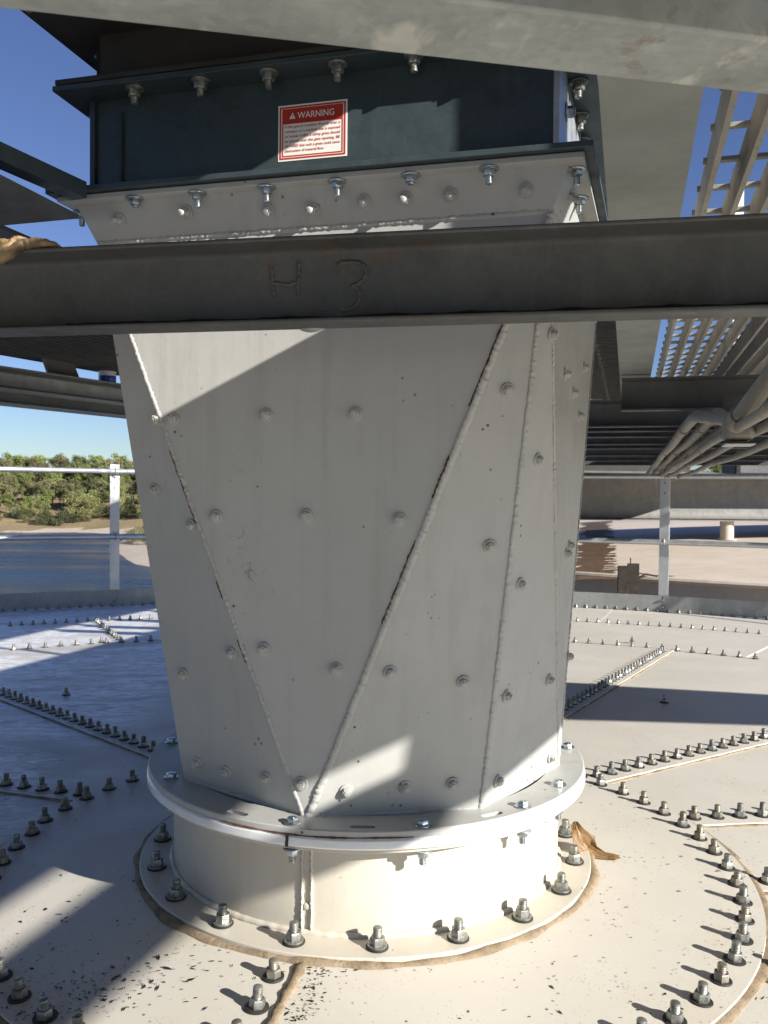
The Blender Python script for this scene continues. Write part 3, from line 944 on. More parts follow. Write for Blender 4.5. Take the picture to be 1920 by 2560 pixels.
# rusty open gap beside the right-hand front seam
for t0, t1 in ((0.12, 0.30), (0.38, 0.45), (0.52, 0.66)):
    a, b = TOP[(1, -1)], octv(0) + UX * 0.006
    pn = planes['side0'][1]
    pts = bead_path(a.lerp(b, t0) - UX * 0.0062 + pn * 0.0004, a.lerp(b, t1) - UX * 0.0066 + pn * 0.0004, 26, 0.0008)
    weld('rust_line', pts, 0.0018, MAT['weld_rust'], chute, amp=0.6)
for t0, t1 in ((0.37, 0.50), (0.60, 0.63), (0.70, 0.74)):
    a, b = TOP[(-1, -1)], octv(0)
    pn = planes['side0'][1]
    pts = bead_path(a.lerp(b, t0) - UX * 0.004 + pn * 0.001, a.lerp(b, t1) - UX * 0.004 + pn * 0.001, 26, 0.0009)
    weld('rust_line', pts, 0.0012, MAT['weld_rust'], chute, amp=0.7)

# slotted bottom flange
m = MB().lathe(ring_prof(0.335, 0.394, 0.165, ZF, 0.0015), axy, seg=160, cap=False)
fl_mesh = m.mesh('bottom_flange', [MAT['chute'], MAT['weld_rust']], 35)
fl = link('bottom_flange', fl_mesh, chute)
cut = MB()
slot_px = [(520, 1752), (783, 1785), (1065, 1760)]
for (x, y) in slot_px:
    q = on_z(x * K, y * K, ZF)
    a = math.atan2(q.y - AX.y, q.x - AX.x)
    o2 = []
    for t in range(16):
        an = 2 * math.pi * t / 16
        du, dv = 0.0058 * math.cos(an), 0.0058 * math.sin(an)
        du += 0.013 if math.cos(an) > 0 else -0.013
        o2.append((du, dv))
    tn = Vector((-math.sin(a), math.cos(a), 0))
    rd = Vector((math.cos(a), math.sin(a), 0))
    c = Vector((AX.x, AX.y, 0)) + rd * 0.3765
    cut.extrude(o2, c + UZ * 0.14, c + UZ * 0.20, tn, rd)
cut_o = cut.build('slot_cutter', MAT['chute'], None, 0)
bo = fl.modifiers.new('slots', 'BOOLEAN')
bo.object = cut_o
bo.operation = 'DIFFERENCE'
bo.solver = 'EXACT'
dg = bpy.context.evaluated_depsgraph_get()
nm_ = bpy.data.meshes.new_from_object(fl.evaluated_get(dg))
fl.modifiers.clear()
fl.data = nm_
nm_.name = 'bottom_flange'
bpy.data.objects.remove(cut_o)
# flange bolts (the front one goes through and shows its nut below)
for (x, y) in ((370, 1600), (375, 1675), (627, 1778), (920, 1787), (1140, 1742), (1206, 1692), (1226, 1612)):
    q = on_z(x * K, y * K, ZF + 0.003)
    a = math.atan2(q.y - AX.y, q.x - AX.x)
    rr_ = min(0.379, max(0.366, math.hypot(q.x - AX.x, q.y - AX.y)))
    p = Vector((AX.x + rr_ * math.cos(a), AX.y + rr_ * math.sin(a), ZF))
    put('flange_bolt', ME_FLANGE_BOLT, chute, p, UZ + Vector((rnd.uniform(-.1, .1), rnd.uniform(-.1, .1), 0)))
    put('flange_nut', ME_GATE_NUT, chute, Vector((p.x, p.y, 0.1405)), -UZ)
# red-brown scrape line on the flange rim
pts = [Vector((AX.x + 0.3945 * math.cos(R(a)), AX.y + 0.3945 * math.sin(R(a)), 0.1658 + 0.0006 * math.sin(a * 0.2))) for a in [-122 + i * 0.7 for i in range(62)]]
rs = [0.0019 * (0.35 + 0.65 * abs(math.sin(i * 0.21))) * rnd.uniform(0.6, 1.0) for i in range(len(pts))]
MB().tube(pts, 0.002, 6, rfun=lambda i: rs[i]).build('rust_line', MAT['weld_rust'], chute)

# liner bolts, read off the photograph facet by facet
liner = {
    'side0': [(575, 897), (768, 894), (467, 1116), (662, 1114), (862, 1122), (570, 1402), (727, 1446), (374, 905), (651, 1692)],
    'fan3b': [(340, 907), (336, 1058), (415, 1135), (398, 1456), (501, 1411), (427, 1648), (490, 1667), (576, 1680)],
    'fan0a': [(1096, 843), (1058, 1180), (843, 1452), (1001, 1473), (748, 1708), (876, 1700), (978, 1692)],
    'fan0b': [(1160, 993), (1122, 1262), (1092, 1503), (1073, 1686), (1188, 1635), (1185, 1468), (1190, 722)],
    'side1': [(1219, 808), (1222, 1196), (1226, 1418)],
}
for key, lst in liner.items():
    p0, n = planes[key]
    for (x, y) in lst:
        p = on_plane(x * K, y * K, p0, n)
        put('liner_bolt', ME_CHUTE_BOLT, chute, p, n + Vector((rnd.uniform(-.06, .06),) * 3))
p0, n = planes['side1']
t2 = UY
base = sum((TOP[(1, -1)], TOP[(1, 1)]), Vector()) / 2
for s_, z in ((0.02, 0.83), (0.14, 0.80), (0.05, 0.56), (0.2, 0.90)):
    p = base + UY * (s_ - 0.05)
    p.z = z
    p = p - n * (p - p0).dot(n)
    put('liner_bolt', ME_CHUTE_BOLT, chute, p, n)

# sloping head plates and the flange frame under the gate
HT = 1.0875
heads = {}
for a, b in ((3, 0), (0, 1), (1, 2), (2, 3)):
    pa, pb = corners[a], corners[b]
    heads[a] = facet('head_plate', [sq(0.369, HT, *pa), sq(0.369, HT, *pb), TOP[pb], TOP[pa]], chute, MAT['chute'])
def square_ring(ho, hi, z0, z1):
    m = MB()
    vs = []
    for z in (z0, z1):
        for h in (ho, hi):
            vs += [sq(h, z, *c) for c in corners]
    fs = []
    for i in range(4):
        j = (i + 1) % 4
        fs += [(i, j, 4 + j, 4 + i), (8 + i, 12 + i, 12 + j, 8 + j), (i, 8 + i, 8 + j, j), (4 + i, 4 + j, 12 + j, 12 + i)]
    return m.add(vs, fs)
square_ring(0.389, 0.345, HT, 1.0955).build('head_flange', MAT['chute'], chute, 0, 0.0012)
p0, n = heads[3]
for i, (x, y) in enumerate([(258, 474), (403, 458), (580, 455), (677, 453), (787, 436), (877, 430), (973, 421), (1136, 411)]):
    put('liner_bolt', ME_CHUTE_STUD if i in (0, 1, 3, 5) else ME_CHUTE_BOLT, chute, on_plane(x * K, y * K, p0, n), n + Vector((-.12, 0, .05)))
p0, n = heads[0]
put('liner_bolt', ME_CHUTE_STUD, chute, on_plane(1225 * K, 425 * K, p0, n), n)

# ================================================================== SLIDE GATE
gate = thing('slide_gate', AX + UZ * 1.0965, 'dark teal steel slide gate box with red and white warning sticker above the white chute', 'gate')
GB = 0.355
square_ring(0.401, 0.345, 1.0965, 1.1045).build('lower_flange', MAT['teal'], gate, 0, 0.001)
square_ring(0.394, 0.345, 1.2515, 1.2595).build('upper_flange', MAT['teal'], gate, 0, 0.001)
g0, g1 = 1.1047, 1.2513
AXS = (UX, UY, UZ)
ctr = Vector((AX.x, AX.y, (g0 + g1) / 2))
MB().box(ctr - UY * (GB - 0.009), (2 * GB - 0.018, 0.006, g1 - g0), AXS).build('front_plate', MAT['teal'], gate)
for a_, b_, nm, mt in ((1, 2, 'back_plate', 'teal'), (0, 1, 'side_plate', 'galv_clean'), (2, 3, 'side_plate', 'teal')):
    pa, pb = corners[a_], corners[b_]
    facet(nm, [sq(GB, g0, *pa), sq(GB, g0, *pb), sq(GB, g1, *pb), sq(GB, g1, *pa)], gate, MAT[mt], 0.008)
for k_ in range(6):
    t_ = 0.10 + 0.15 * k_
    for s_, ca, cb2 in ((1, (1, -1), (1, 1)), (-1, (-1, -1), (-1, 1))):
        p = sq(GB, ctr.z - 0.045 * (1 if k_ % 2 else -0.4), *ca).lerp(sq(GB, ctr.z - 0.045 * (1 if k_ % 2 else -0.4), *cb2), t_)
        put('side_bolt', ME_GATE_NUT_S, gate, p, UX * s_)
MB().box(ctr - UY * (GB - 0.020) - UX * (GB - 0.055), (0.006, 0.014, g1 - g0), AXS).build('stiffener', MAT['teal'], gate)
stf = ctr - UY * (GB - 0.002) - UX * (GB - 0.052)
MB().tube([stf - UZ * 0.07, stf + UZ * 0.05], 0.003, 6).build('stiffener', MAT['teal'], gate)
# nuts under the lower flange (they clamp the chute's head flange) and under the upper flange
for i, (x, y) in enumerate([(311, 440), (447, 431), (593, 419), (741, 405), (897, 393), (1062, 379), (1240, 366), (1247, 428), (176, 458)]):
    q = on_z(x * K, y * K, HT)
    d = q - Vector((AX.x, AX.y, 0))
    u, v = d.dot(UX), d.dot(UY)
    if i < 6:
        v = -0.379
    elif i < 8:
        u = 0.379
    else:
        u = -0.379
    p = Vector((AX.x, AX.y, 0)) + UX * u + UY * v + UZ * HT
    put('flange_nut', ME_GATE_NUT_S if i in (0, 4) else ME_GATE_NUT, gate, p, -UZ)
for i, (x, y) in enumerate([(308, 205), (447, 187), (592, 170), (740, 154), (902, 135), (1070, 115), (1255, 175), (1262, 247), (1268, 300)]):
    q = on_z(x * K, y * K, 1.2515)
    d = q - Vector((AX.x, AX.y, 0))
    u, v = d.dot(UX), d.dot(UY)
    if i < 6:
        v = -0.376
    else:
        u = 0.376
    p = Vector((AX.x, AX.y, 0)) + UX * u + UY * v + UZ * 1.2515
    put('flange_nut', ME_OLD_NUT, gate, p, -UZ)
for v in (-0.30, -0.15):
    p = Vector((AX.x, AX.y, 0)) + UX * -0.376 + UY * v + UZ * 1.2515
    put('flange_nut', ME_OLD_NUT, gate, p, -UZ)

# warning sticker: flat print on a thin vinyl
gp0 = ctr - UY * (GB - 0.006)
gn = -UY
cn = [on_plane(x, y, gp0, gn) for x, y in ((696.2, 267.7), (868.3, 246.8), (868.3, 389.3), (695.9, 405.9))]
lw = ((cn[1] - cn[0]).dot(UX) + (cn[2] - cn[3]).dot(UX)) / 2
lh = ((cn[0] - cn[3]).z + (cn[1] - cn[2]).z) / 2
lc = sum(cn, Vector()) / 4
lc = lc - gn * (lc - gp0).dot(gn)
sticker = MB().box(lc + gn * 0.0004, (lw, 0.0007, lh), (UX, -gn, UZ)).build('warning_sticker', MAT['label_white'], gate, 0)
def flat_rect(x0, y0, x1, y1, lift, mat, name):
    """fractions of the sticker, origin lower left"""
    P = [lc + UX * (lw * (x - 0.5)) + UZ * (lh * (y - 0.5)) + gn * lift for x, y in ((x0, y0), (x1, y0), (x1, y1), (x0, y1))]
    return MB().add(P, [(0, 1, 2, 3)]).build(name, mat, sticker, 0)
L1 = 0.0011
def frame_rect(x0, y0, x1, y1, t, nm):
    tx, ty = t, t * lw / lh
    m = MB()
    o = [(x0, y0), (x1, y0), (x1, y1), (x0, y1)]
    i_ = [(x0 + tx, y0 + ty), (x1 - tx, y0 + ty), (x1 - tx, y1 - ty), (x0 + tx, y1 - ty)]
    vs = [lc + UX * (lw * (x - 0.5)) + UZ * (lh * (y - 0.5)) + gn * L1 for x, y in o + i_]
    m.add(vs, [(k, (k + 1) % 4, 4 + (k + 1) % 4, 4 + k) for k in range(4)])
    m.build(nm, MAT['label_red'], sticker, 0)
frame_rect(0.022, 0.03, 0.978, 0.97, 0.022, 'red_border')
frame_rect(0.06, 0.075, 0.94, 0.68, 0.016, 'red_border')
flat_rect(0.06, 0.68, 0.94, 0.932, L1, MAT['label_red'], 'red_header')
def text_mesh(body, width, height, centre, mat, name, bold=0.0):
    cu = bpy.data.curves.new(name, 'FONT')
    cu.body = body
    cu.offset = bold
    cu.resolution_u = 3
    to = bpy.data.objects.new(name, cu)
    col.objects.link(to)
    dg = bpy.context.evaluated_depsgraph_get()
    me = bpy.data.meshes.new_from_object(to.evaluated_get(dg))
    bpy.data.objects.remove(to)
    xs_ = [v.co.x for v in me.vertices]
    ys_ = [v.co.y for v in me.vertices]
    x0, x1 = min(xs_), max(xs_)
    capb, capt = 0.0, 0.69
    for v in me.vertices:
        fx = (v.co.x - x0) / (x1 - x0) - 0.5
        fy = (v.co.y - capb) / (capt - capb) - 0.5
        p = centre + UX * (fx * width) + UZ * (fy * height)
        v.co = p
    me.materials.clear()
    me.materials.append(mat)
    return link(name, me, sticker)
def lab(x, y, lift):
    return lc + UX * (lw * (x - 0.5)) + UZ * (lh * (y - 0.5)) + gn * lift
text_mesh('WARNING', lw * 0.53, lh * 0.112, lab(0.55, 0.80, L1 + 0.0004), MAT['label_white'], 'warning_word', 0.006)
tri = [(0.165, 0.745), (0.255, 0.745), (0.21, 0.86)]
MB().add([lab(x, y, L1 + 0.0004) for x, y in tri], [(0, 1, 2)]).build('warning_triangle', MAT['label_white'], sticker, 0)
MB().add([lab(x, y, L1 + 0.0008) for x, y in ((0.207, 0.785), (0.213, 0.785), (0.217, 0.83), (0.203, 0.83))], [(0, 1, 2, 3)]).build('exclamation_mark', MAT['label_red'], sticker, 0)
MB().add([lab(x, y, L1 + 0.0008) for x, y in ((0.206, 0.76), (0.214, 0.76), (0.214, 0.775), (0.206, 0.775))], [(0, 1, 2, 3)]).build('exclamation_mark', MAT['label_red'], sticker, 0)
lines = [('If this gate is installed directly over a', 1.0), ('conveyor or a machine that is exposed', 1.0), ('to human traffic, a safety grate should', 1.0),
         ('be placed over the gate opening. BE', 1.0), ('ADVISED that such a grate could cause', 1.0), ('obstruction of material flow.', 0.72)]
for i, (t_, f_) in enumerate(lines):
    wdt = lw * 0.80 * f_
    text_mesh(t_, wdt, lh * 0.046, lab(0.10 + 0.40 * f_, 0.612 - 0.0865 * i, L1), MAT['label_red'], 'text_line', 0.012)

# ================================================================== DRAG CONVEYOR ABOVE THE GATE
conv = thing('drag_conveyor', AX + UZ * 1.27, 'dark brown steel drag conveyor trough running over the gate', 'conveyor')
square_ring(0.391, 0.34, 1.262, 1.2695).build('inlet_flange', MAT['dark_steel'], conv)
mid = Vector((AX.x, AX.y, 0))
for a, b in ((3, 0), (0, 1), (1, 2), (2, 3)):
    facet('inlet_plate', [sq(0.348, 1.2695, *corners[a]), sq(0.348, 1.2695, *corners[b]), sq(0.348, 1.352, *corners[b]), sq(0.348, 1.352, *corners[a])], conv, MAT['dark_steel'], 0.006)
def wbox(s0, s1, t0, t1, z0, z1):
    return MB().box(walk((s0 + s1) / 2, (t0 + t1) / 2, (z0 + z1) / 2), (t1 - t0, s1 - s0, z1 - z0), (N, W, UZ))
wbox(-9, 9, -0.392, 0.40, 1.352, 1.360).build('bottom_flange', MAT['dark_steel'], conv)
wbox(-9, 9, -0.415, 0.415, 1.3605, 1.368).build('trough_flange', MAT['dark_steel'], conv)
wbox(-9, 9, -0.33, 0.33, 1.3685, 2.03).build('trough', MAT['dark_steel'], conv)
for i in range(44):
    s_ = 0.5 + 0.13 * i
    put('flange_nut', ME_OLD_NUT, conv, walk(s_, 0.31, 1.352), -UZ)
for s_ in (-0.62, -0.48, -0.30):
    put('flange_nut', ME_OLD_NUT, conv, walk(s_, -0.365, 1.352), -UZ)

# ================================================================== STEEL CHANNELS CARRYING THE WALKWAYS
def chan(h, w, tw=0.0048, tf=0.0072, fr=0.007):
    return [(0, 0), (w, 0), (w, tf * 0.75), (tw + fr, tf), (tw + 0.002, tf + 0.0025), (tw, tf + fr),
            (tw, h - tf - fr), (tw + 0.002, h - tf - 0.0025), (tw + fr, h - tf), (w, h - tf * 0.75), (w, h), (0, h)]
# the big channel in front of the chute, with H 3 run on in weld metal
BP = R(10.7)
BX = Vector((math.cos(BP), -math.sin(BP), 0))
BN = Vector((-math.sin(BP), -math.cos(BP), 0))
ZB, ZT = 0.849, 0.9505
b0 = Vector((0, 1.029, 0))
beam = thing('channel_beam', b0 + BX * -1.2 + UZ * ZB, 'dark weathered steel channel with H 3 in weld bead crossing in front of the white chute', 'beam')
MB().extrude(chan(ZT - ZB, 0.042), b0 + BX * -1.75 + UZ * ZB, b0 + BX * 1.50 + UZ * ZB, BN, UZ).build('channel', MAT['galv_old'], beam, 50, 0.0018)
wp0 = b0 + BN * 0.0048
def on_web(x, y):
    return on_plane(620 + x / 3.77, 600 + y / 3.77, wp0, BN) + BN * 0.0006
glyph = {
    'letter_h': [[(215, 245), (232, 310), (228, 400), (240, 480), (245, 545)], [(482, 205), (478, 280), (482, 360), (470, 440), (480, 530)], [(240, 405), (330, 425), (400, 422), (475, 395)]],
    'digit_three': [[(855, 235), (880, 212), (960, 208), (1050, 212), (1105, 250), (1115, 310), (1085, 375), (1035, 415), (960, 440)], [(1000, 432), (1045, 470), (1050, 540), (1035, 600), (980, 640), (900, 665), (880, 640)]],
}
for nm, strokes in glyph.items():
    for st in strokes:
        pts = []
        for i in range(len(st) - 1):
            for t in range(8):
                x = lerp(st[i][0], st[i + 1][0], t / 8)
                y = lerp(st[i][1], st[i + 1][1], t / 8)
                pts.append(on_web(x + rnd.uniform(-4, 4), y + rnd.uniform(-4, 4)))
        weld(nm, pts, 0.0026, MAT['galv_old'], beam, pitch=7, amp=0.16, up=BN)
# rusty crust along the bottom flange
pts = [b0 + BX * (-0.4 + 0.012 * i) + BN * 0.026 + UZ * (ZB + 0.0085) for i in range(70)]
weld('dirt_crust', pts, 0.005, MAT['rust'], beam, pitch=9, amp=0.8, flat=0.35)
# drip of hardened paint under the flange
MB().tube([b0 + BX * (-0.105 + 0.0035 * i) + BN * 0.004 + UZ * ZB for i in range(9)], 0.004, 8, rfun=lambda i: 0.0005 + 0.0042 * math.sin(math.pi * (i + 0.5) / 9)).build('paint_drip', MAT['galv'], beam)

# pale brace over the camera
c0, c1 = on_z(0, 24, 0.965), on_z(1920, 240, 0.965)
bd = (c1 - c0).normalized()
bnr = Vector((bd.y, -bd.x, 0))
brace = thing('brace_channel', c0 + UZ * 0, 'pale galvanised channel with its broad underside showing above the gate', 'beam')
prof_b = [(0, 0), (0.073, 0), (0.073, 0.09), (0.067, 0.09), (0.067, 0.012), (0.062, 0.0065), (0, 0.0065)]
MB().extrude(prof_b, c0 - bd * 1.2, c1 + bd * 0.9, bnr, UZ).build('channel', MAT['galv_pale'], brace, 50, 0.003)

# ================================================================== RIGHT-HAND WALKWAY
FLOOR = 1.03
rw = thing('right_walkway', walk(0, 1.0, 0.88), 'galvanised walkway with open bar grating beside the conveyor, seen from below', 'walkway')
wbox(-2.2, 7.5, 0.429, 0.523, FLOOR, FLOOR + 0.006).build('cover_plate', MAT['plate'], rw)
wbox(-2.2, 7.5, 0.429, 0.4345, FLOOR + 0.0062, FLOOR + 0.046).build('plate_lip', MAT['plate'], rw)
bar_me = MB().box((0, 0, 0), (0.0065, 9.6, 0.046)).mesh('bearing_bar', MAT['grating'], 0)
bm4 = Matrix((N, W, UZ)).transposed().to_4x4()
for i in range(31):
    mt = bm4.copy()
    mt.translation = walk(2.55, 0.5525 + 0.0376 * i, FLOOR + 0.0235)
    link('bearing_bar', bar_me, rw, mw=mt)
rod_me = MB().tube([(-0.62, 0, 0), (0.62, 0, 0)], 0.0042, 6).mesh('cross_rod', MAT['grating'], 40)
for i in range(94):
    mt = bm4.copy()
    mt.translation = walk(-2.2 + 0.1016 * i, 1.165, FLOOR + 0.0405)
    link('cross_rod', rod_me, rw, mw=mt)
SZ0, SZ1 = 0.881, 0.983
RZ0, RZ1 = 0.923, 1.003
MB().extrude(chan(RZ1 - RZ0, 0.042), walk(-3.4, 1.796, RZ0), walk(7.5, 1.796, RZ0), -N, UZ).build('stringer', MAT['galv_old'], rw, 50)
for s_ in [-2.9, -2.2, -1.44, 1.75, 2.6, 3.5, 4.4, 5.3, 6.2, 7.1]:
    wbox(s_, s_ + 0.04, 1.755, 1.80, RZ1, FLOOR).build('support_block', MAT['galv_old'], rw)
wbox(-2.2, 7.5, 1.785, 1.80, FLOOR + 0.040, FLOOR + 0.13).build('toe_plate', MAT['galv'], rw)
for i in range(8):
    s_ = -2.1 + 1.3 * i
    MB().tube([walk(s_, 1.815, FLOOR), walk(s_, 1.815, FLOOR + 1.07)], 0.021, 8).build('rail_post', MAT['galv'], rw)
for z in (0.55, 1.07):
    MB().tube([walk(-2.2, 1.815, FLOOR + z), walk(7.5, 1.815, FLOOR + z)], 0.021, 8).build('hand_rail', MAT['galv'], rw)
# cross channels under the grating, receding
CZ0, CZ1 = 0.917, 1.0185
for i, (yd, t0) in enumerate([(2.60, 0.435), (3.22, -0.42), (3.46, -0.42), (3.8, -0.42), (4.35, -0.42), (4.75, -0.42), (5.6, -0.42), (6.4, -0.42), (7.3, -0.42)]):
    s_ = (yd - AX.y) / W.y + 0.28 * (0.9)
    p0 = walk(s_, t0, CZ0)
    p1 = walk(s_, 1.78, CZ0)
    MB().extrude(chan(CZ1 - CZ0, 0.042), p0, p1, -W, UZ).build('cross_channel', MAT['galv_old'], rw, 50)
for s_ in (1.9, 3.1, 5.0):
    wbox(s_, s_ + 1.1, 0.30, 0.36, 1.0195, 1.0255).build('tie_plate', MAT['galv'], rw)

# platform added out of view to the right; it casts the shadow band on the deck
spf = thing('side_platform', Vector((4.0, 1.4, -0.2)), 'added galvanised platform on two legs beside the right-hand walkway, shading a band of the roof', 'platform')
pp = [(1.86, 1.255), (4.3, 1.20), (4.3, 1.56), (1.98, 1.95)]
MB().add([(x, y, FLOOR + 0.005) for x, y in pp] + [(x, y, FLOOR + 0.04) for x, y in pp], [(0, 1, 2, 3), (7, 6, 5, 4)] + [(i, (i + 1) % 4, 4 + (i + 1) % 4, 4 + i) for i in range(4)]).build('floor_sheet', MAT['galv_old'], spf, 0)
for x, y in ((4.2, 1.26), (4.2, 1.5)):
    MB().tube([(x, y, cone(x, y) - 0.008), (x, y, FLOOR + 0.004)], 0.03, 10).build('leg', MAT['galv'], spf)

# upright added out of view to the right; its shadow cuts the sunlight on the gate
up = thing('shade_upright', Vector((0.56, 0.86, FLOOR)), 'added galvanised steel upright on the right-hand walkway, shading part of the gate', 'post')
e1 = Vector((math.sin(SUN_AZ), math.cos(SUN_AZ), 0))
pu = Vector((0.0, 0.0, 0.0))
uc = 1.025
t_s = 0.66
e2 = Vector((-0.32906, 0.23907, 0.91355))
q = e1 * uc + e2 * 1.3 + S * t_s
MB().extrude(chan(0.115, 0.05), Vector((q.x, q.y, FLOOR + 0.0475)), Vector((q.x, q.y, 2.6)), Vector((-S.x, -S.y, 0)).normalized(), e1).build('channel', MAT['galv'], up, 50)

wbox(-0.89, 1.6, 1.757, 1.784, RZ1 + 0.0005, FLOOR + 0.047).build('shade_plate', MAT['galv_old'], rw)  # plate added to block the sun through the gap above the stringer
tb = thing('shade_box', walk(-1.2, 0.9, FLOOR + 0.03), 'added grey steel box on the right-hand walkway grating, shading the channel beam', 'shade blocker')  # unseen box, added to keep the sun off the channel beam
wbox(-1.85, -0.875, 0.79, 1.10, FLOOR + 0.0475, FLOOR + 0.385).build('shade_box_body', MAT['galv'], tb, 0, 0.006)
wbox(-1.86, -0.865, 0.78, 1.11, FLOOR + 0.3855, FLOOR + 0.42).build('shade_box_lid', MAT['galv'], tb, 0, 0.006)
for s_ in (-1.5, -1.0):
    wbox(s_, s_ + 0.06, 0.772, 0.7795, FLOOR + 0.34, FLOOR + 0.40).build('shade_box_latch', MAT['zinc'], tb, 0, 0.002)

# ================================================================== LEFT-HAND WALKWAY
lw_o = thing('left_walkway', Vector((-1.2, 2.0, 0.88)), 'dark ribbed walkway floor on a steel stringer left of the white chute', 'walkway')
D2 = Vector((math.sin(R(27)), math.cos(R(27)), 0))
E1 = Vector((-1.081, 2.415, 0))
o_far0, o_far1 = E1 - D2 * 3.2, E1 + D2 * 1.05
poly = [walk(-3.2, -0.325, 0), walk(-0.42, -0.325, 0), walk(-0.42, -0.47, 0), walk(1.25, -0.47, 0), o_far1, o_far0]
m = MB()
n_ = len(poly)
m.add([Vector((p.x, p.y, FLOOR + 0.022)) for p in poly] + [Vector((p.x, p.y, FLOOR + 0.028)) for p in poly], [tuple(range(n_)), tuple(range(2 * n_ - 1, n_ - 1, -1))] + [(i, (i + 1) % n_, n_ + (i + 1) % n_, n_ + i) for i in range(n_)])
m.build('floor_sheet', MAT['galv_old'], lw_o, 0)
D2N = Vector((D2.y, -D2.x, 0))
for i in range(24):
    off = 0.004 + 0.03 * i
    a = E1 + D2N * off - D2 * 2.6
    b = E1 + D2N * off + D2 * (1.0 if i < 16 else 0.6)
    c = (a + b) / 2
    MB().box(Vector((c.x, c.y, FLOOR + 0.0105)), (0.006, (b - a).length, 0.023), (D2N, D2, UZ)).build('rib', MAT['galv_old'], lw_o, 0)
a = Vector((-1.052, 2.35, 0))
D3 = Vector((math.sin(R(31)), math.cos(R(31)), 0))
D3N = Vector((D3.y, -D3.x, 0))
MB().extrude(chan(SZ1 - SZ0, 0.05), a - D3 * 2.6 + UZ * SZ0, a + D3 * 1.3 + UZ * SZ0, D3N, UZ).build('stringer', MAT['galv'], lw_o, 50)
MB().tube([a - D3 * 2.6 + D3N * 0.052 + UZ * (SZ0 + 0.040), a + D3 * 1.3 + D3N * 0.052 + UZ * (SZ0 + 0.040)], 0.009, 10).build('lip', MAT['galv'], lw_o)
# gusset between floor and stringer
gq = [on_plane(x / 3.95, 780 + y / 3.95, a, D3N) for x, y in ((425, 480), (735, 545), (815, 690), (505, 640))]
k4 = len(gq)
m = MB()
gv = [p + UZ * (0.008 if i < 2 else -0.012) for i, p in enumerate(gq)]
m.add(gv + [p + D3N * -0.008 for p in gv], [(0, 1, 2, 3), (7, 6, 5, 4)] + [(i, (i + 1) % 4, 4 + (i + 1) % 4, 4 + i) for i in range(4)])
m.build('gusset', MAT['galv_mid'], lw_o, 0)
# toe angle along the inner edge
ta = thing('toe_angle', walk(-2, -0.40, 1.08), 'dark steel angle running along the inner edge of the left-hand walkway to the gate', 'angle iron')
q0, q1 = on_z(0, 399, 1.085), on_z(173, 476, 1.085)
dd = (q1 - q0).normalized()
dn = Vector((-dd.y, dd.x, 0))
ang = [(0, 0), (0.028, 0), (0.028, 0.004), (0.004, 0.004), (0.004, 0.024), (0, 0.024)]
MB().extrude(ang, q0 - dd * 1.5, q1 + dd * 0.035, dn, UZ).build('angle', MAT['teal'], ta, 0)

# small blue can on the left stringer
cp = on_plane(257, 962, a, D3N)
can = thing('spray_can', Vector((cp.x, cp.y, SZ1)) - D3N * -0.02, 'small blue can with a white band standing on the left walkway stringer', 'can')
cb = Vector((cp.x, cp.y, SZ1)) + D3N * 0.02
MB().lathe([(0.024, 0), (0.026, 0.003), (0.026, 0.020)], cb, seg=20).build('can_body', MAT['blue'], can)
MB().lathe([(0.026, 0.020), (0.026, 0.034), (0.020, 0.038)], cb, seg=20).build('white_band', MAT['white'], can)

# crumpled leather glove lying over the beam's left end
gl = thing('work_glove', on_plane(60, 628, b0, BN), 'crumpled tan leather work glove draped over the dark channel', 'glove')
def gpt(x, y, off):
    return on_plane(x / 8.295, 560 + y / 8.295, b0 + BN * off, BN)
def finger(pts, rs, flat, nm):
    P = []
    RS = []
    for i in range(len(pts) - 1):
        for t in range(6):
            P.append(gpt(lerp(pts[i][0], pts[i + 1][0], t / 6), lerp(pts[i][1], pts[i + 1][1], t / 6), lerp(pts[i][2], pts[i + 1][2], t / 6)))
            RS.append(lerp(rs[i], rs[i + 1], t / 6) * rnd.uniform(0.84, 1.12))
    P.append(gpt(*pts[-1])); RS.append(rs[-1])
    MB().tube(P, 0.01, 12, rfun=lambda i: RS[i], flat=flat).build(nm, MAT['glove'], gl, 70)
finger([(1290, 505, 0.030), (1150, 440, 0.032), (960, 400, 0.036), (700, 390, 0.040), (480, 430, 0.044), (250, 560, 0.05), (0, 720, 0.05), (-160, 780, 0.05)], [0.0012, 0.0052, 0.0078, 0.0086, 0.0088, 0.0095, 0.0105, 0.010], 0.75, 'thumb')
finger([(420, 415, 0.02), (320, 390, 0.02), (150, 395, 0.02), (-60, 400, 0.02), (-300, 420, 0.03)], [0.0008, 0.0040, 0.0066, 0.0078, 0.011], 0.8, 'finger')
finger([(560, 300, 0.025), (400, 300, 0.028), (300, 320, 0.03), (180, 470, 0.035), (-100, 600, 0.03)], [0.001, 0.0042, 0.0052, 0.007, 0.010], 0.8, 'finger')

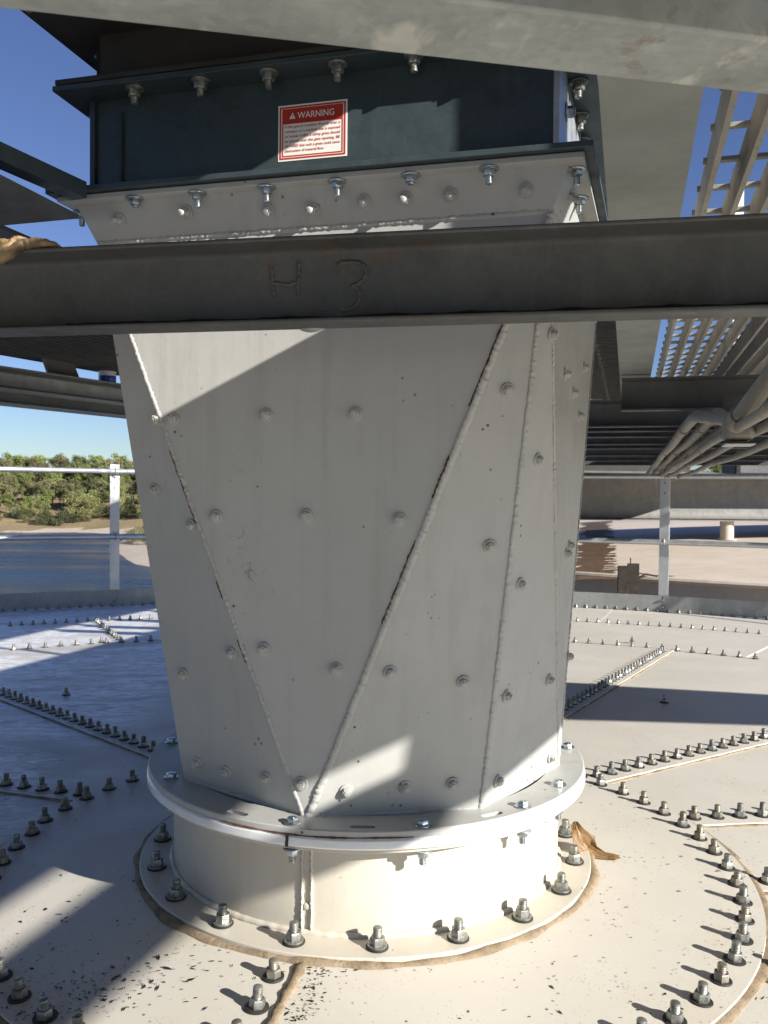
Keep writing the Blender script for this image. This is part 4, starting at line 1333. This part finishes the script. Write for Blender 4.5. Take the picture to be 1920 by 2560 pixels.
# ================================================================== CONDUITS ON THE RIGHT
cgrp = 'electrical conduits hung under the right-hand walkway'
yb = 2.02
bc = on_y(1846, 1068, yb)
for i, (t, z, r) in enumerate([(0.632, 0.868, 0.016), (0.682, 0.866, 0.016), (0.735, 0.862, 0.016), (0.70, 0.812, 0.0115), (0.752, 0.806, 0.0115), (0.83, 0.80, 0.0115)]):
    s0 = (0.98, 0.90, 0.84)[i] if i < 3 else -0.4
    cd = thing('conduit', walk(s0, t, z), ['grey conduit nearest the conveyor leaving the cast junction box', 'grey conduit between two others leaving the cast junction box', 'grey conduit on the walkway side leaving the cast junction box'][i] if i < 3 else 'thin brownish conduit in the lower row below the right-hand walkway', 'conduit', cgrp)
    pts = [walk(s0 + (7.2 - s0) * k_ / 24, t, z + 0.004 * math.sin(k_ * 0.9 + i)) for k_ in range(25)]
    if i < 3:
        pts = [bc + W * 0.03 + UZ * (0.018 - 0.012 * i), walk(s0 - 0.03, t + 0.004, z)] + pts
    MB().tube(pts, r, 12).build('pipe', MAT['conduit'], cd)
    for k_ in range(9):
        s_ = s0 + 0.42 + 0.03 * i + 0.75 * k_
        MB().tube([walk(s_, t, z), walk(s_ + 0.035, t, z)], r * 1.14, 12).build('coupling', MAT['conduit'], cd)
# conduit body (cast box) with its cover, and the big conduit rising out of it
body = thing('junction_box', bc, 'grey cast conduit junction body with a pale cover plate under the walkway', 'junction box')
MB().box(bc, (0.066, 0.075, 0.064), (N, W, UZ)).build('casting', MAT['conduit'], body, 35, 0.012)
MB().box(bc - UZ * 0.0372, (0.066, 0.08, 0.003), (N, W, UZ)).build('seal', MAT['rubber'], body)
MB().box(bc - UZ * 0.0415, (0.066, 0.08, 0.005), (N, W, UZ)).build('cover', MAT['galv_clean'], body, 35, 0.002)
hub = on_y(1842, 1052, yb - 0.055)
tip = on_y(1960, 900, yb - 0.25)
dirv = (tip - hub).normalized()
MB().tube([hub - dirv * 0.012, hub + dirv * 0.02], 0.0255, 16).build('hub', MAT['conduit'], body)
MB().tube([hub + dirv * 0.002, hub + dirv * 0.08, tip, tip + (tip - hub) * 0.8], 0.0205, 16).build('riser_pipe', MAT['conduit'], body)
MB().box(on_y(1832, 1012, yb + 0.35), (0.05, 0.01, 0.05), (N, W, UZ)).build('strap', MAT['galv_old'], body)
# ================================================================== DRY LEAF by the nozzle
def m_dryleaf():
    mt, nt, b = new_mat('dry_brown_leaf')
    v = coords(nt, 'Object')
    c = ramp(nt, noise(nt, v, 30, 6, 0.7), [(0.3, (0.16, 0.08, 0.03)), (0.5, (0.33, 0.205, 0.095)), (0.75, (0.43, 0.295, 0.16))])
    setv(nt, b.inputs['Base Color'], c)
    b.inputs['Roughness'].default_value = 0.5
    tr = nt.nodes.new('ShaderNodeBsdfTranslucent')
    nt.links.new(c, tr.inputs[0])
    ms = nt.nodes.new('ShaderNodeMixShader')
    ms.inputs[0].default_value = 0.35
    nt.links.new(b.outputs[0], ms.inputs[1])
    nt.links.new(tr.outputs[0], ms.inputs[2])
    nt.links.new(ms.outputs[0], nt.nodes['Material Output'].inputs[0])
    return mt
MAT['dry_leaf'] = m_dryleaf()
la = on_z(1440, 2062, -0.005)                  # foot of the leaf
m = MB()
# the blade leans against the bolt: a curled sheet, then a twisted tail lying on the roof
rows = [((1437, 2056, 0.055), 0.002), ((1441, 2075, 0.050), 0.010), ((1448, 2095, 0.038), 0.017), ((1455, 2113, 0.024), 0.021), ((1468, 2128, 0.013), 0.019), ((1487, 2137, 0.008), 0.013), ((1510, 2143, 0.007), 0.008), ((1535, 2147, 0.006), 0.006), ((1548, 2146, 0.004), 0.004)]
prev_dir = None
ctrs = [on_z(x, y, -0.012 + h) for (x, y, h), _ in rows]
nseg = 16
for i, ((x, y, h), wd) in enumerate(rows):
    c = ctrs[i]
    d = (ctrs[min(i + 1, len(rows) - 1)] - ctrs[max(i - 1, 0)]).normalized()
    side = d.cross(Vector((0.25, -0.9, 0.35))).normalized()
    if i > 5:
        side = side.lerp(UZ, 0.35).normalized()
    nrm = side.cross(d).normalized()
    for k_ in range(nseg + 1):
        u = k_ / nseg * 2 - 1
        curl = 0.45 * wd * (u * u) + 0.0026 * math.sin(5 * u + i * 1.7) + rnd.uniform(-.0012, .0012) + 0.0012 * math.sin(17 * u + i)
        p = c + side * (u * wd * 1.25 * rnd.uniform(0.9, 1.08)) + nrm * curl
        p.z = max(p.z, cone(p.x, p.y) + 0.014)
        m.v.append(tuple(p))
for i in range(len(rows) - 1):
    for k_ in range(nseg):
        o = i * (nseg + 1) + k_
        m.f.append((o, o + 1, o + nseg + 2, o + nseg + 1)); m.m.append(0)
leaf = m.build('dry_leaf', MAT['dry_leaf'], None, 60, label='curled dry brown leaf leaning on a nozzle bolt', category='leaf')
sol = leaf.modifiers.new('thickness', 'SOLIDIFY')
sol.thickness = 0.0006

# ================================================================== THE NEXT TANK AND WHAT STANDS ON IT
TC, TR, TS, TA = Vector((7.4, 15.4, 0)), 9.0, 0.06, 0.42
def tz(x, y):
    return TA - TS * math.hypot(x - TC.x, y - TC.y)
def m_roof2():
    mt, nt, b = new_mat('tan_roof_coating')
    v = wcoords(nt)
    c = ramp(nt, noise(nt, v, 0.8, 7, 0.65), [(0.3, (0.48, 0.405, 0.325)), (0.7, (0.58, 0.51, 0.43))])
    c = mix(nt, ramp(nt, noise(nt, wcoords(nt, (1, 3, 1)), 2.2, 6, 0.7, 0.7), [(0.5, 0.0), (0.75, 0.5)]), c, (0.33, 0.26, 0.20))
    setv(nt, b.inputs['Base Color'], c)
    b.inputs['Roughness'].default_value = 0.65
    bump(nt, b, noise(nt, v, 12, 4), 0.15, 0.01)
    return mt
MAT['roof2'] = m_roof2()
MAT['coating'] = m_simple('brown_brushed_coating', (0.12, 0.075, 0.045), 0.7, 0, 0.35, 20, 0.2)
tank2 = thing('storage_tank', TC + UZ * (WATER + 0.9), 'second storage tank with a low tan cone roof beyond the guard railing', 'tank')
m = MB()
n2 = 120
vs = [(TC.x, TC.y, TA)]
rr = [1.5, 3, 4.5, 6, 7.5, 9]
for r in rr:
    for k in range(n2):
        a_ = 2 * math.pi * k / n2
        vs.append((TC.x + r * math.cos(a_), TC.y + r * math.sin(a_), TA - TS * r))
fs = [(0, 1 + k, 1 + (k + 1) % n2) for k in range(n2)]
for j in range(len(rr) - 1):
    o = 1 + j * n2
    fs += [(o + k, o + (k + 1) % n2, o + n2 + (k + 1) % n2, o + n2 + k) for k in range(n2)]
m.add(vs, fs)
roof2 = m.build('roof', MAT['roof2'], tank2)
m = MB()
e_ = [(TC.x + 8.97 * math.cos(2 * math.pi * k / n2), TC.y + 8.97 * math.sin(2 * math.pi * k / n2)) for k in range(n2)]
m.add([(x, y, TA - TS * 9 - 0.004) for x, y in e_] + [(x, y, WATER + 0.85) for x, y in e_], [(k, (k + 1) % n2, n2 + (k + 1) % n2, n2 + k) for k in range(n2)])
m.build('wall', MAT['roof2'], tank2)
m = MB().tube([(TC.x + 9.0 * math.cos(2 * math.pi * k / n2), TC.y + 9.0 * math.sin(2 * math.pi * k / n2), TA - TS * 9 + 0.01) for k in range(n2 + 1)], 0.03, 8)
m.build('rim', MAT['roof2'], tank2)
# brushed brown coating strip with ragged ends, lying on that roof
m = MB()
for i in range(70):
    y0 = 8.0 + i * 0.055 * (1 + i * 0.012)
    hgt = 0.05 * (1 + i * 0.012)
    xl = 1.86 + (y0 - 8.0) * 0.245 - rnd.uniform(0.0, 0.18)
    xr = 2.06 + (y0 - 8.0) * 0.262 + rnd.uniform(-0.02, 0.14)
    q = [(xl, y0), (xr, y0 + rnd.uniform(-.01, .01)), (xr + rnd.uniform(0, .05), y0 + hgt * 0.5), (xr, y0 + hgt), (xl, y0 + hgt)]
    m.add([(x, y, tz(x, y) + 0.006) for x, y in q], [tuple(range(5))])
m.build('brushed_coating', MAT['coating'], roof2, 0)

tr = thing('conveyor_trough', Vector((5.5, 11.0, 0.35)), 'big grey steel trough spanning the second tank roof, rusty along its lower flange', 'conveyor')
TD = Vector((1, 0.03, 0)).normalized()
TN = Vector((TD.y, -TD.x, 0))
trp = [(0, 0), (0.12, 0), (0.12, 0.014), (0.05, 0.02), (0.015, 0.06), (0.0, 0.12), (0.0, 0.50), (0.03, 0.54), (0.07, 0.545), (0.07, 0.56), (-0.02, 0.56), (-0.02, 0)]
MB().extrude(trp, Vector((0.5, 10.9, 0.345)), Vector((13, 11.27, 0.345)), TN, UZ).build('trough_side', MAT['galv_mid'], tr, 50)
MB().extrude([(0.035, 0.0), (0.115, 0.0), (0.115, 0.006), (0.04, 0.012)], Vector((0.5, 10.9, 0.3615)), Vector((13, 11.27, 0.3615)), TN, UZ).build('rust_dirt', MAT['rust'], tr, 0)
MB().box(Vector((5.5, 11.6, 0.62)), (9, 0.9, 0.5), (TD, -TN, UZ)).build('trough_body', MAT['galv_old'], tr, 0)
MB().add([(0.5, 9.3, 0.908), (3.6, 9.6, 0.908), (4.3, 10.45, 0.908), (13, 10.75, 0.908), (13, 11.2, 0.908), (0.5, 10.85, 0.908)] + [(0.5, 9.3, 0.93), (3.6, 9.6, 0.93), (4.3, 10.45, 0.93), (13, 10.75, 0.93), (13, 11.2, 0.93), (0.5, 10.85, 0.93)],
         [(0, 1, 2, 3, 4, 5), (11, 10, 9, 8, 7, 6)] + [(i, (i + 1) % 6, 6 + (i + 1) % 6, 6 + i) for i in range(6)]).build('ledge', MAT['galv_old'], tr, 0)  # overhang added to shade the upper face of the trough
MB().box(Vector((1.75, 9.75, 1.19)), (3.4, 0.03, 0.515)).build('side_sheet', MAT['dark_steel'], tr, 0)
sx = 4.42
stub = thing('support_stub', Vector((sx, 11.05, tz(sx, 11.05))), 'short tan pipe stub under the trough on the second tank roof', 'pipe')
MB().lathe([(0.085, -0.02), (0.085, 0.345 - tz(sx, 11.05) - 0.002)], Vector((sx, 11.05, tz(sx, 11.05))), seg=20).build('pipe', MAT['roof2'], stub)
MB().lathe([(0.12, 0.0), (0.12, 0.012)], Vector((sx, 11.05, tz(sx, 11.05))), seg=20).build('foot_plate', MAT['roof2'], stub)
hs = thing('drive_housing', Vector((5.0, 10.9, 0.91)), 'dark grey rounded drive housing on top of the trough', 'housing')
MB().box(Vector((5.25, 11.02, 1.03)), (1.7, 0.5, 0.24), (TD, -TN, UZ)).build('cover', MAT['galv_old'], hs, 35, 0.05)
MB().box(Vector((4.43, 10.9, 0.99)), (0.05, 0.3, 0.16), (TD, -TN, UZ)).build('rusty_end', MAT['rust'], hs, 0)
MB().box(Vector((4.98, 10.80, 0.935)), (1.0, 0.04, 0.05), (TD, -TN, UZ)).build('ledge', MAT['roof2'], hs, 0)

bk = thing('rusty_bracket', Vector((2.2, 7.66, -0.15)), 'rusty dark steel bracket at the edge of the second tank', 'bracket')
def onb(x, y, yy):
    return on_y(x * K, y * K, yy)
for x0, y0, x1, y1, yy in ((1335, 1222, 1357, 1292, 7.62), (1356, 1217, 1379, 1284, 7.66)):
    A_, B_ = onb(x0, y0, yy), onb(x1, y1, yy)
    MB().box((A_ + B_) / 2, (abs(B_.x - A_.x), 0.03, abs(A_.z - B_.z))).build('plate', MAT['rust'], bk, 0)
A_, B_ = onb(1341, 1226, 7.7), onb(1352, 1320, 7.7)
MB().box((A_ + B_) / 2, (0.04, 0.08, abs(A_.z - B_.z))).build('stem', MAT['rust'], bk, 0)
A_, B_ = onb(1361, 1205, 7.66), onb(1363, 1218, 7.66)
MB().box((A_ + B_) / 2, (0.008, 0.008, abs(A_.z - B_.z))).build('pin', MAT['rust'], bk, 0)
for i, pts in enumerate([[(1378, 1238), (1410, 1243), (1500, 1247), (1659, 1249), (1900, 1252)], [(1378, 1248), (1395, 1240), (1420, 1245)]]):
    cb_ = thing('wire_rope', onb(pts[0][0], pts[0][1], 7.65), ['thin dark wire rope stretched from the rusty bracket across the second tank roof', 'short knotted wire end beside the rusty bracket'][i], 'wire')
    MB().tube([onb(x, y, 7.65 + (0.3 if i == 0 else 0.0) * j) for j, (x, y) in enumerate(pts)], 0.006 if i == 0 else 0.008, 6).build('strand', MAT['rust'], cb_)

# distant third tank, building and mast seen through the gap on the right
t3 = thing('far_tank', Vector((22, 47, WATER)), 'distant white tank with a low cone roof seen under the walkway', 'tank')
MB().lathe([(9, 0), (9, 11.4), (9.1, 11.5), (0.3, 13.2)], Vector((22, 49, WATER)), seg=48).build('shell', MAT['building_white'], t3)
wbm = thing('far_building', Vector((34, 74, WATER)), 'distant low tan building with a white roof edge under the walkway', 'building')
MB().box(Vector((34, 76, WATER + 6.6)), (9, 12, 13.4)).build('wall', MAT['building_tan'], wbm, 0)
MB().box(Vector((34, 76, WATER + 13.5)), (9.6, 12.6, 0.4)).build('roof', MAT['building_white'], wbm, 0)
ms_ = thing('far_mast', Vector((19.2, 45, WATER)), 'distant grey steel mast standing against the sky on the right', 'mast')
MB().box(on_y(1583 * K, 1000 * K, 44.0), (0.45, 0.45, 30)).build('column', MAT['galv_clean'], ms_, 0)

# ================================================================== TREES AND BUSHES ON THE FAR BANK
def tree_meshes(kind, seed):
    r_ = random.Random(seed)
    H = {'tall': 17, 'willow': 11, 'bush': 4.6, 'slim': 14}[kind]
    tr_ = MB()
    th = H * {'tall': 0.75, 'willow': 0.6, 'bush': 0.5, 'slim': 0.8}[kind]
    r0 = H * 0.018
    tr_.tube([(0, 0, -0.6), (0.1, 0, th * 0.35), (-0.1, 0.15, th * 0.7), (0, 0, th)], r0, 7, rfun=lambda i: r0 * (1, 0.8, 0.5, 0.2)[i])
    limbs = []
    for k in range(8):
        a_ = r_.uniform(0, 6.28)
        z0 = th * r_.uniform(0.3, 0.95)
        L = H * r_.uniform(0.14, 0.28) * (1.3 if kind in ('willow', 'bush') else 1)
        e = Vector((L * math.cos(a_), L * math.sin(a_), z0 + L * 0.7))
        tr_.tube([(0, 0, z0), (e.x * 0.5, e.y * 0.5, z0 + L * 0.45), e], r0 * 0.3, 5, rfun=lambda i: r0 * (0.4, 0.26, 0.1)[i])
        limbs.append(e)
    cr = MB()
    n_cl = {'tall': 24, 'willow': 20, 'bush': 10, 'slim': 15}[kind]
    for k in range(n_cl):
        a_ = r_.uniform(0, 6.28)
        if kind == 'tall':
            zz = H * r_.uniform(0.32, 0.93)
            rad = H * 0.25 * math.sqrt(max(0.05, 1 - ((zz / H - 0.6) / 0.42) ** 2)) * r_.uniform(0.2, 1.0)
            cs = H * r_.uniform(0.07, 0.12)
        elif kind == 'slim':
            zz = H * r_.uniform(0.3, 0.95)
            rad = H * 0.13 * r_.uniform(0.1, 1)
            cs = H * r_.uniform(0.08, 0.12)
        elif kind == 'willow':
            zz = H * r_.uniform(0.25, 0.88)
            rad = H * 0.42 * math.sqrt(max(0.1, 1 - (zz / H) ** 2)) * r_.uniform(0.1, 1)
            cs = H * r_.uniform(0.12, 0.2)
        else:
            zz = H * r_.uniform(0.15, 0.8)
            rad = H * 0.5 * r_.uniform(0, 1)
            cs = H * r_.uniform(0.18, 0.3)
        c = Vector((rad * math.cos(a_), rad * math.sin(a_), zz))
        nq = 120
        for q in range(nq):
            d = Vector((r_.gauss(0, 1), r_.gauss(0, 1), r_.gauss(0, 0.8)))
            d = d.normalized() * cs * r_.uniform(0.35, 1.1)
            p = c + d
            s_ = r_.uniform(0.15, 0.34) * (H / 14) ** 0.5
            u = Vector((r_.gauss(0, 1), r_.gauss(0, 1), r_.gauss(0, 1))).normalized()
            w = u.cross(Vector((r_.gauss(0, 1), r_.gauss(0, 1), r_.gauss(0, 1)))).normalized()
            cr.add([p - u * s_ * 1.3, p - w * s_ * 0.7, p + u * s_ * 1.3, p + w * s_ * 0.7], [(0, 1, 2, 3)])
    return tr_.mesh('trunk', MAT['bark'], 50), cr
kinds = {
    'green_tree': ('tall', 'leaf_green', 'tall tree in fresh spring green leaf on the far bank', 'tree', 'green trees on the far bank'),
    'olive_tree': ('tall', 'leaf_olive', 'tall thin-leaved olive tree on the far bank', 'tree', 'olive trees on the far bank'),
    'dark_tree': ('slim', 'leaf_dark', 'slim dark tree standing among the far bank woods', 'tree', 'dark trees on the far bank'),
    'willow_tree': ('willow', 'leaf_willow', 'pale yellow-green willow low on the far bank', 'tree', 'willows on the far bank'),
    'dark_bush': ('bush', 'leaf_dark', 'low dark bush at the foot of the far bank woods', 'bush', 'dark bushes on the far bank'),
    'dry_bush': ('bush', 'leaf_olive', 'dry olive bush growing on the sandbar', 'bush', 'bushes on the sandbar'),
}
tree_lib = {}
for i, (nm, kd) in enumerate(kinds.items()):
    for v_ in range(3):
        t_me, cr = tree_meshes(kd[0], 100 * i + v_)
        tree_lib[(nm, v_)] = (t_me, cr.mesh('crown', MAT[kd[1]], 0))
tr_rnd = random.Random(21)
def plant(nm, x, y, sc, z=None):
    kd = kinds[nm]
    t_me, c_me = tree_lib[(nm, tr_rnd.randrange(3))]
    z = bank_h(x, y) if z is None else z
    M_ = Matrix.Translation((x, y, z)) @ Matrix.Rotation(tr_rnd.uniform(0, 6.28), 4, 'Z') @ Matrix.Diagonal((sc * tr_rnd.uniform(0.9, 1.15), sc * tr_rnd.uniform(0.9, 1.15), sc, 1))
    o = link(nm, None, mw=M_, label=kd[2], category=kd[3], group=kd[4])
    for pn, me in (('trunk', t_me), ('crown', c_me)):
        c = bpy.data.objects.new(pn, me)
        col.objects.link(c)
        c.parent = o
def row(nm, n, x0, x1, y0, y1, s0, s1):
    for k in range(n):
        x = x0 + (x1 - x0) * (k + tr_rnd.uniform(0.1, 0.9)) / n
        plant(nm, x, tr_rnd.uniform(y0, y1), tr_rnd.uniform(s0, s1))
row('green_tree', 30, -155, -45, 326, 344, 0.66, 0.86)
row('olive_tree', 24, -155, -45, 312, 328, 0.60, 0.82)
row('green_tree', 28, -150, -48, 298, 314, 0.58, 0.78)
row('dark_tree', 20, -150, -48, 288, 302, 0.62, 0.85)
row('olive_tree', 22, -150, -48, 280, 292, 0.5, 0.7)
row('green_tree', 16, -150, -48, 272, 284, 0.42, 0.62)
row('willow_tree', 11, -150, -50, 265, 276, 0.45, 0.75)
row('dark_bush', 34, -150, -50, 262, 272, 0.5, 0.95)
row('green_tree', 34, -45, 170, 310, 345, 0.7, 0.9)
row('olive_tree', 30, -45, 170, 290, 312, 0.6, 0.85)
row('dark_tree', 16, -45, 150, 280, 300, 0.6, 0.85)
plant('willow_tree', -95.5, 266, 0.95)
plant('willow_tree', -91.5, 268, 0.7)
plant('dark_bush', -104, 264, 1.2)
plant('dark_bush', -99, 262, 1.1)
plant('willow_tree', -73, 262, 0.9)
plant('willow_tree', -69, 268, 1.0)
for x, y, sc in ((-60, 202, 0.6), (-57, 196, 0.7), (-54.5, 190, 0.75), (-52, 186, 0.7), (-62, 211, 0.6), (-58, 208, 0.8), (-55, 201, 0.8), (-49, 190, 0.7), (-51, 197, 0.8), (-46, 189, 0.6)):
    plant('dry_bush', x, y, sc, WATER + 0.3)
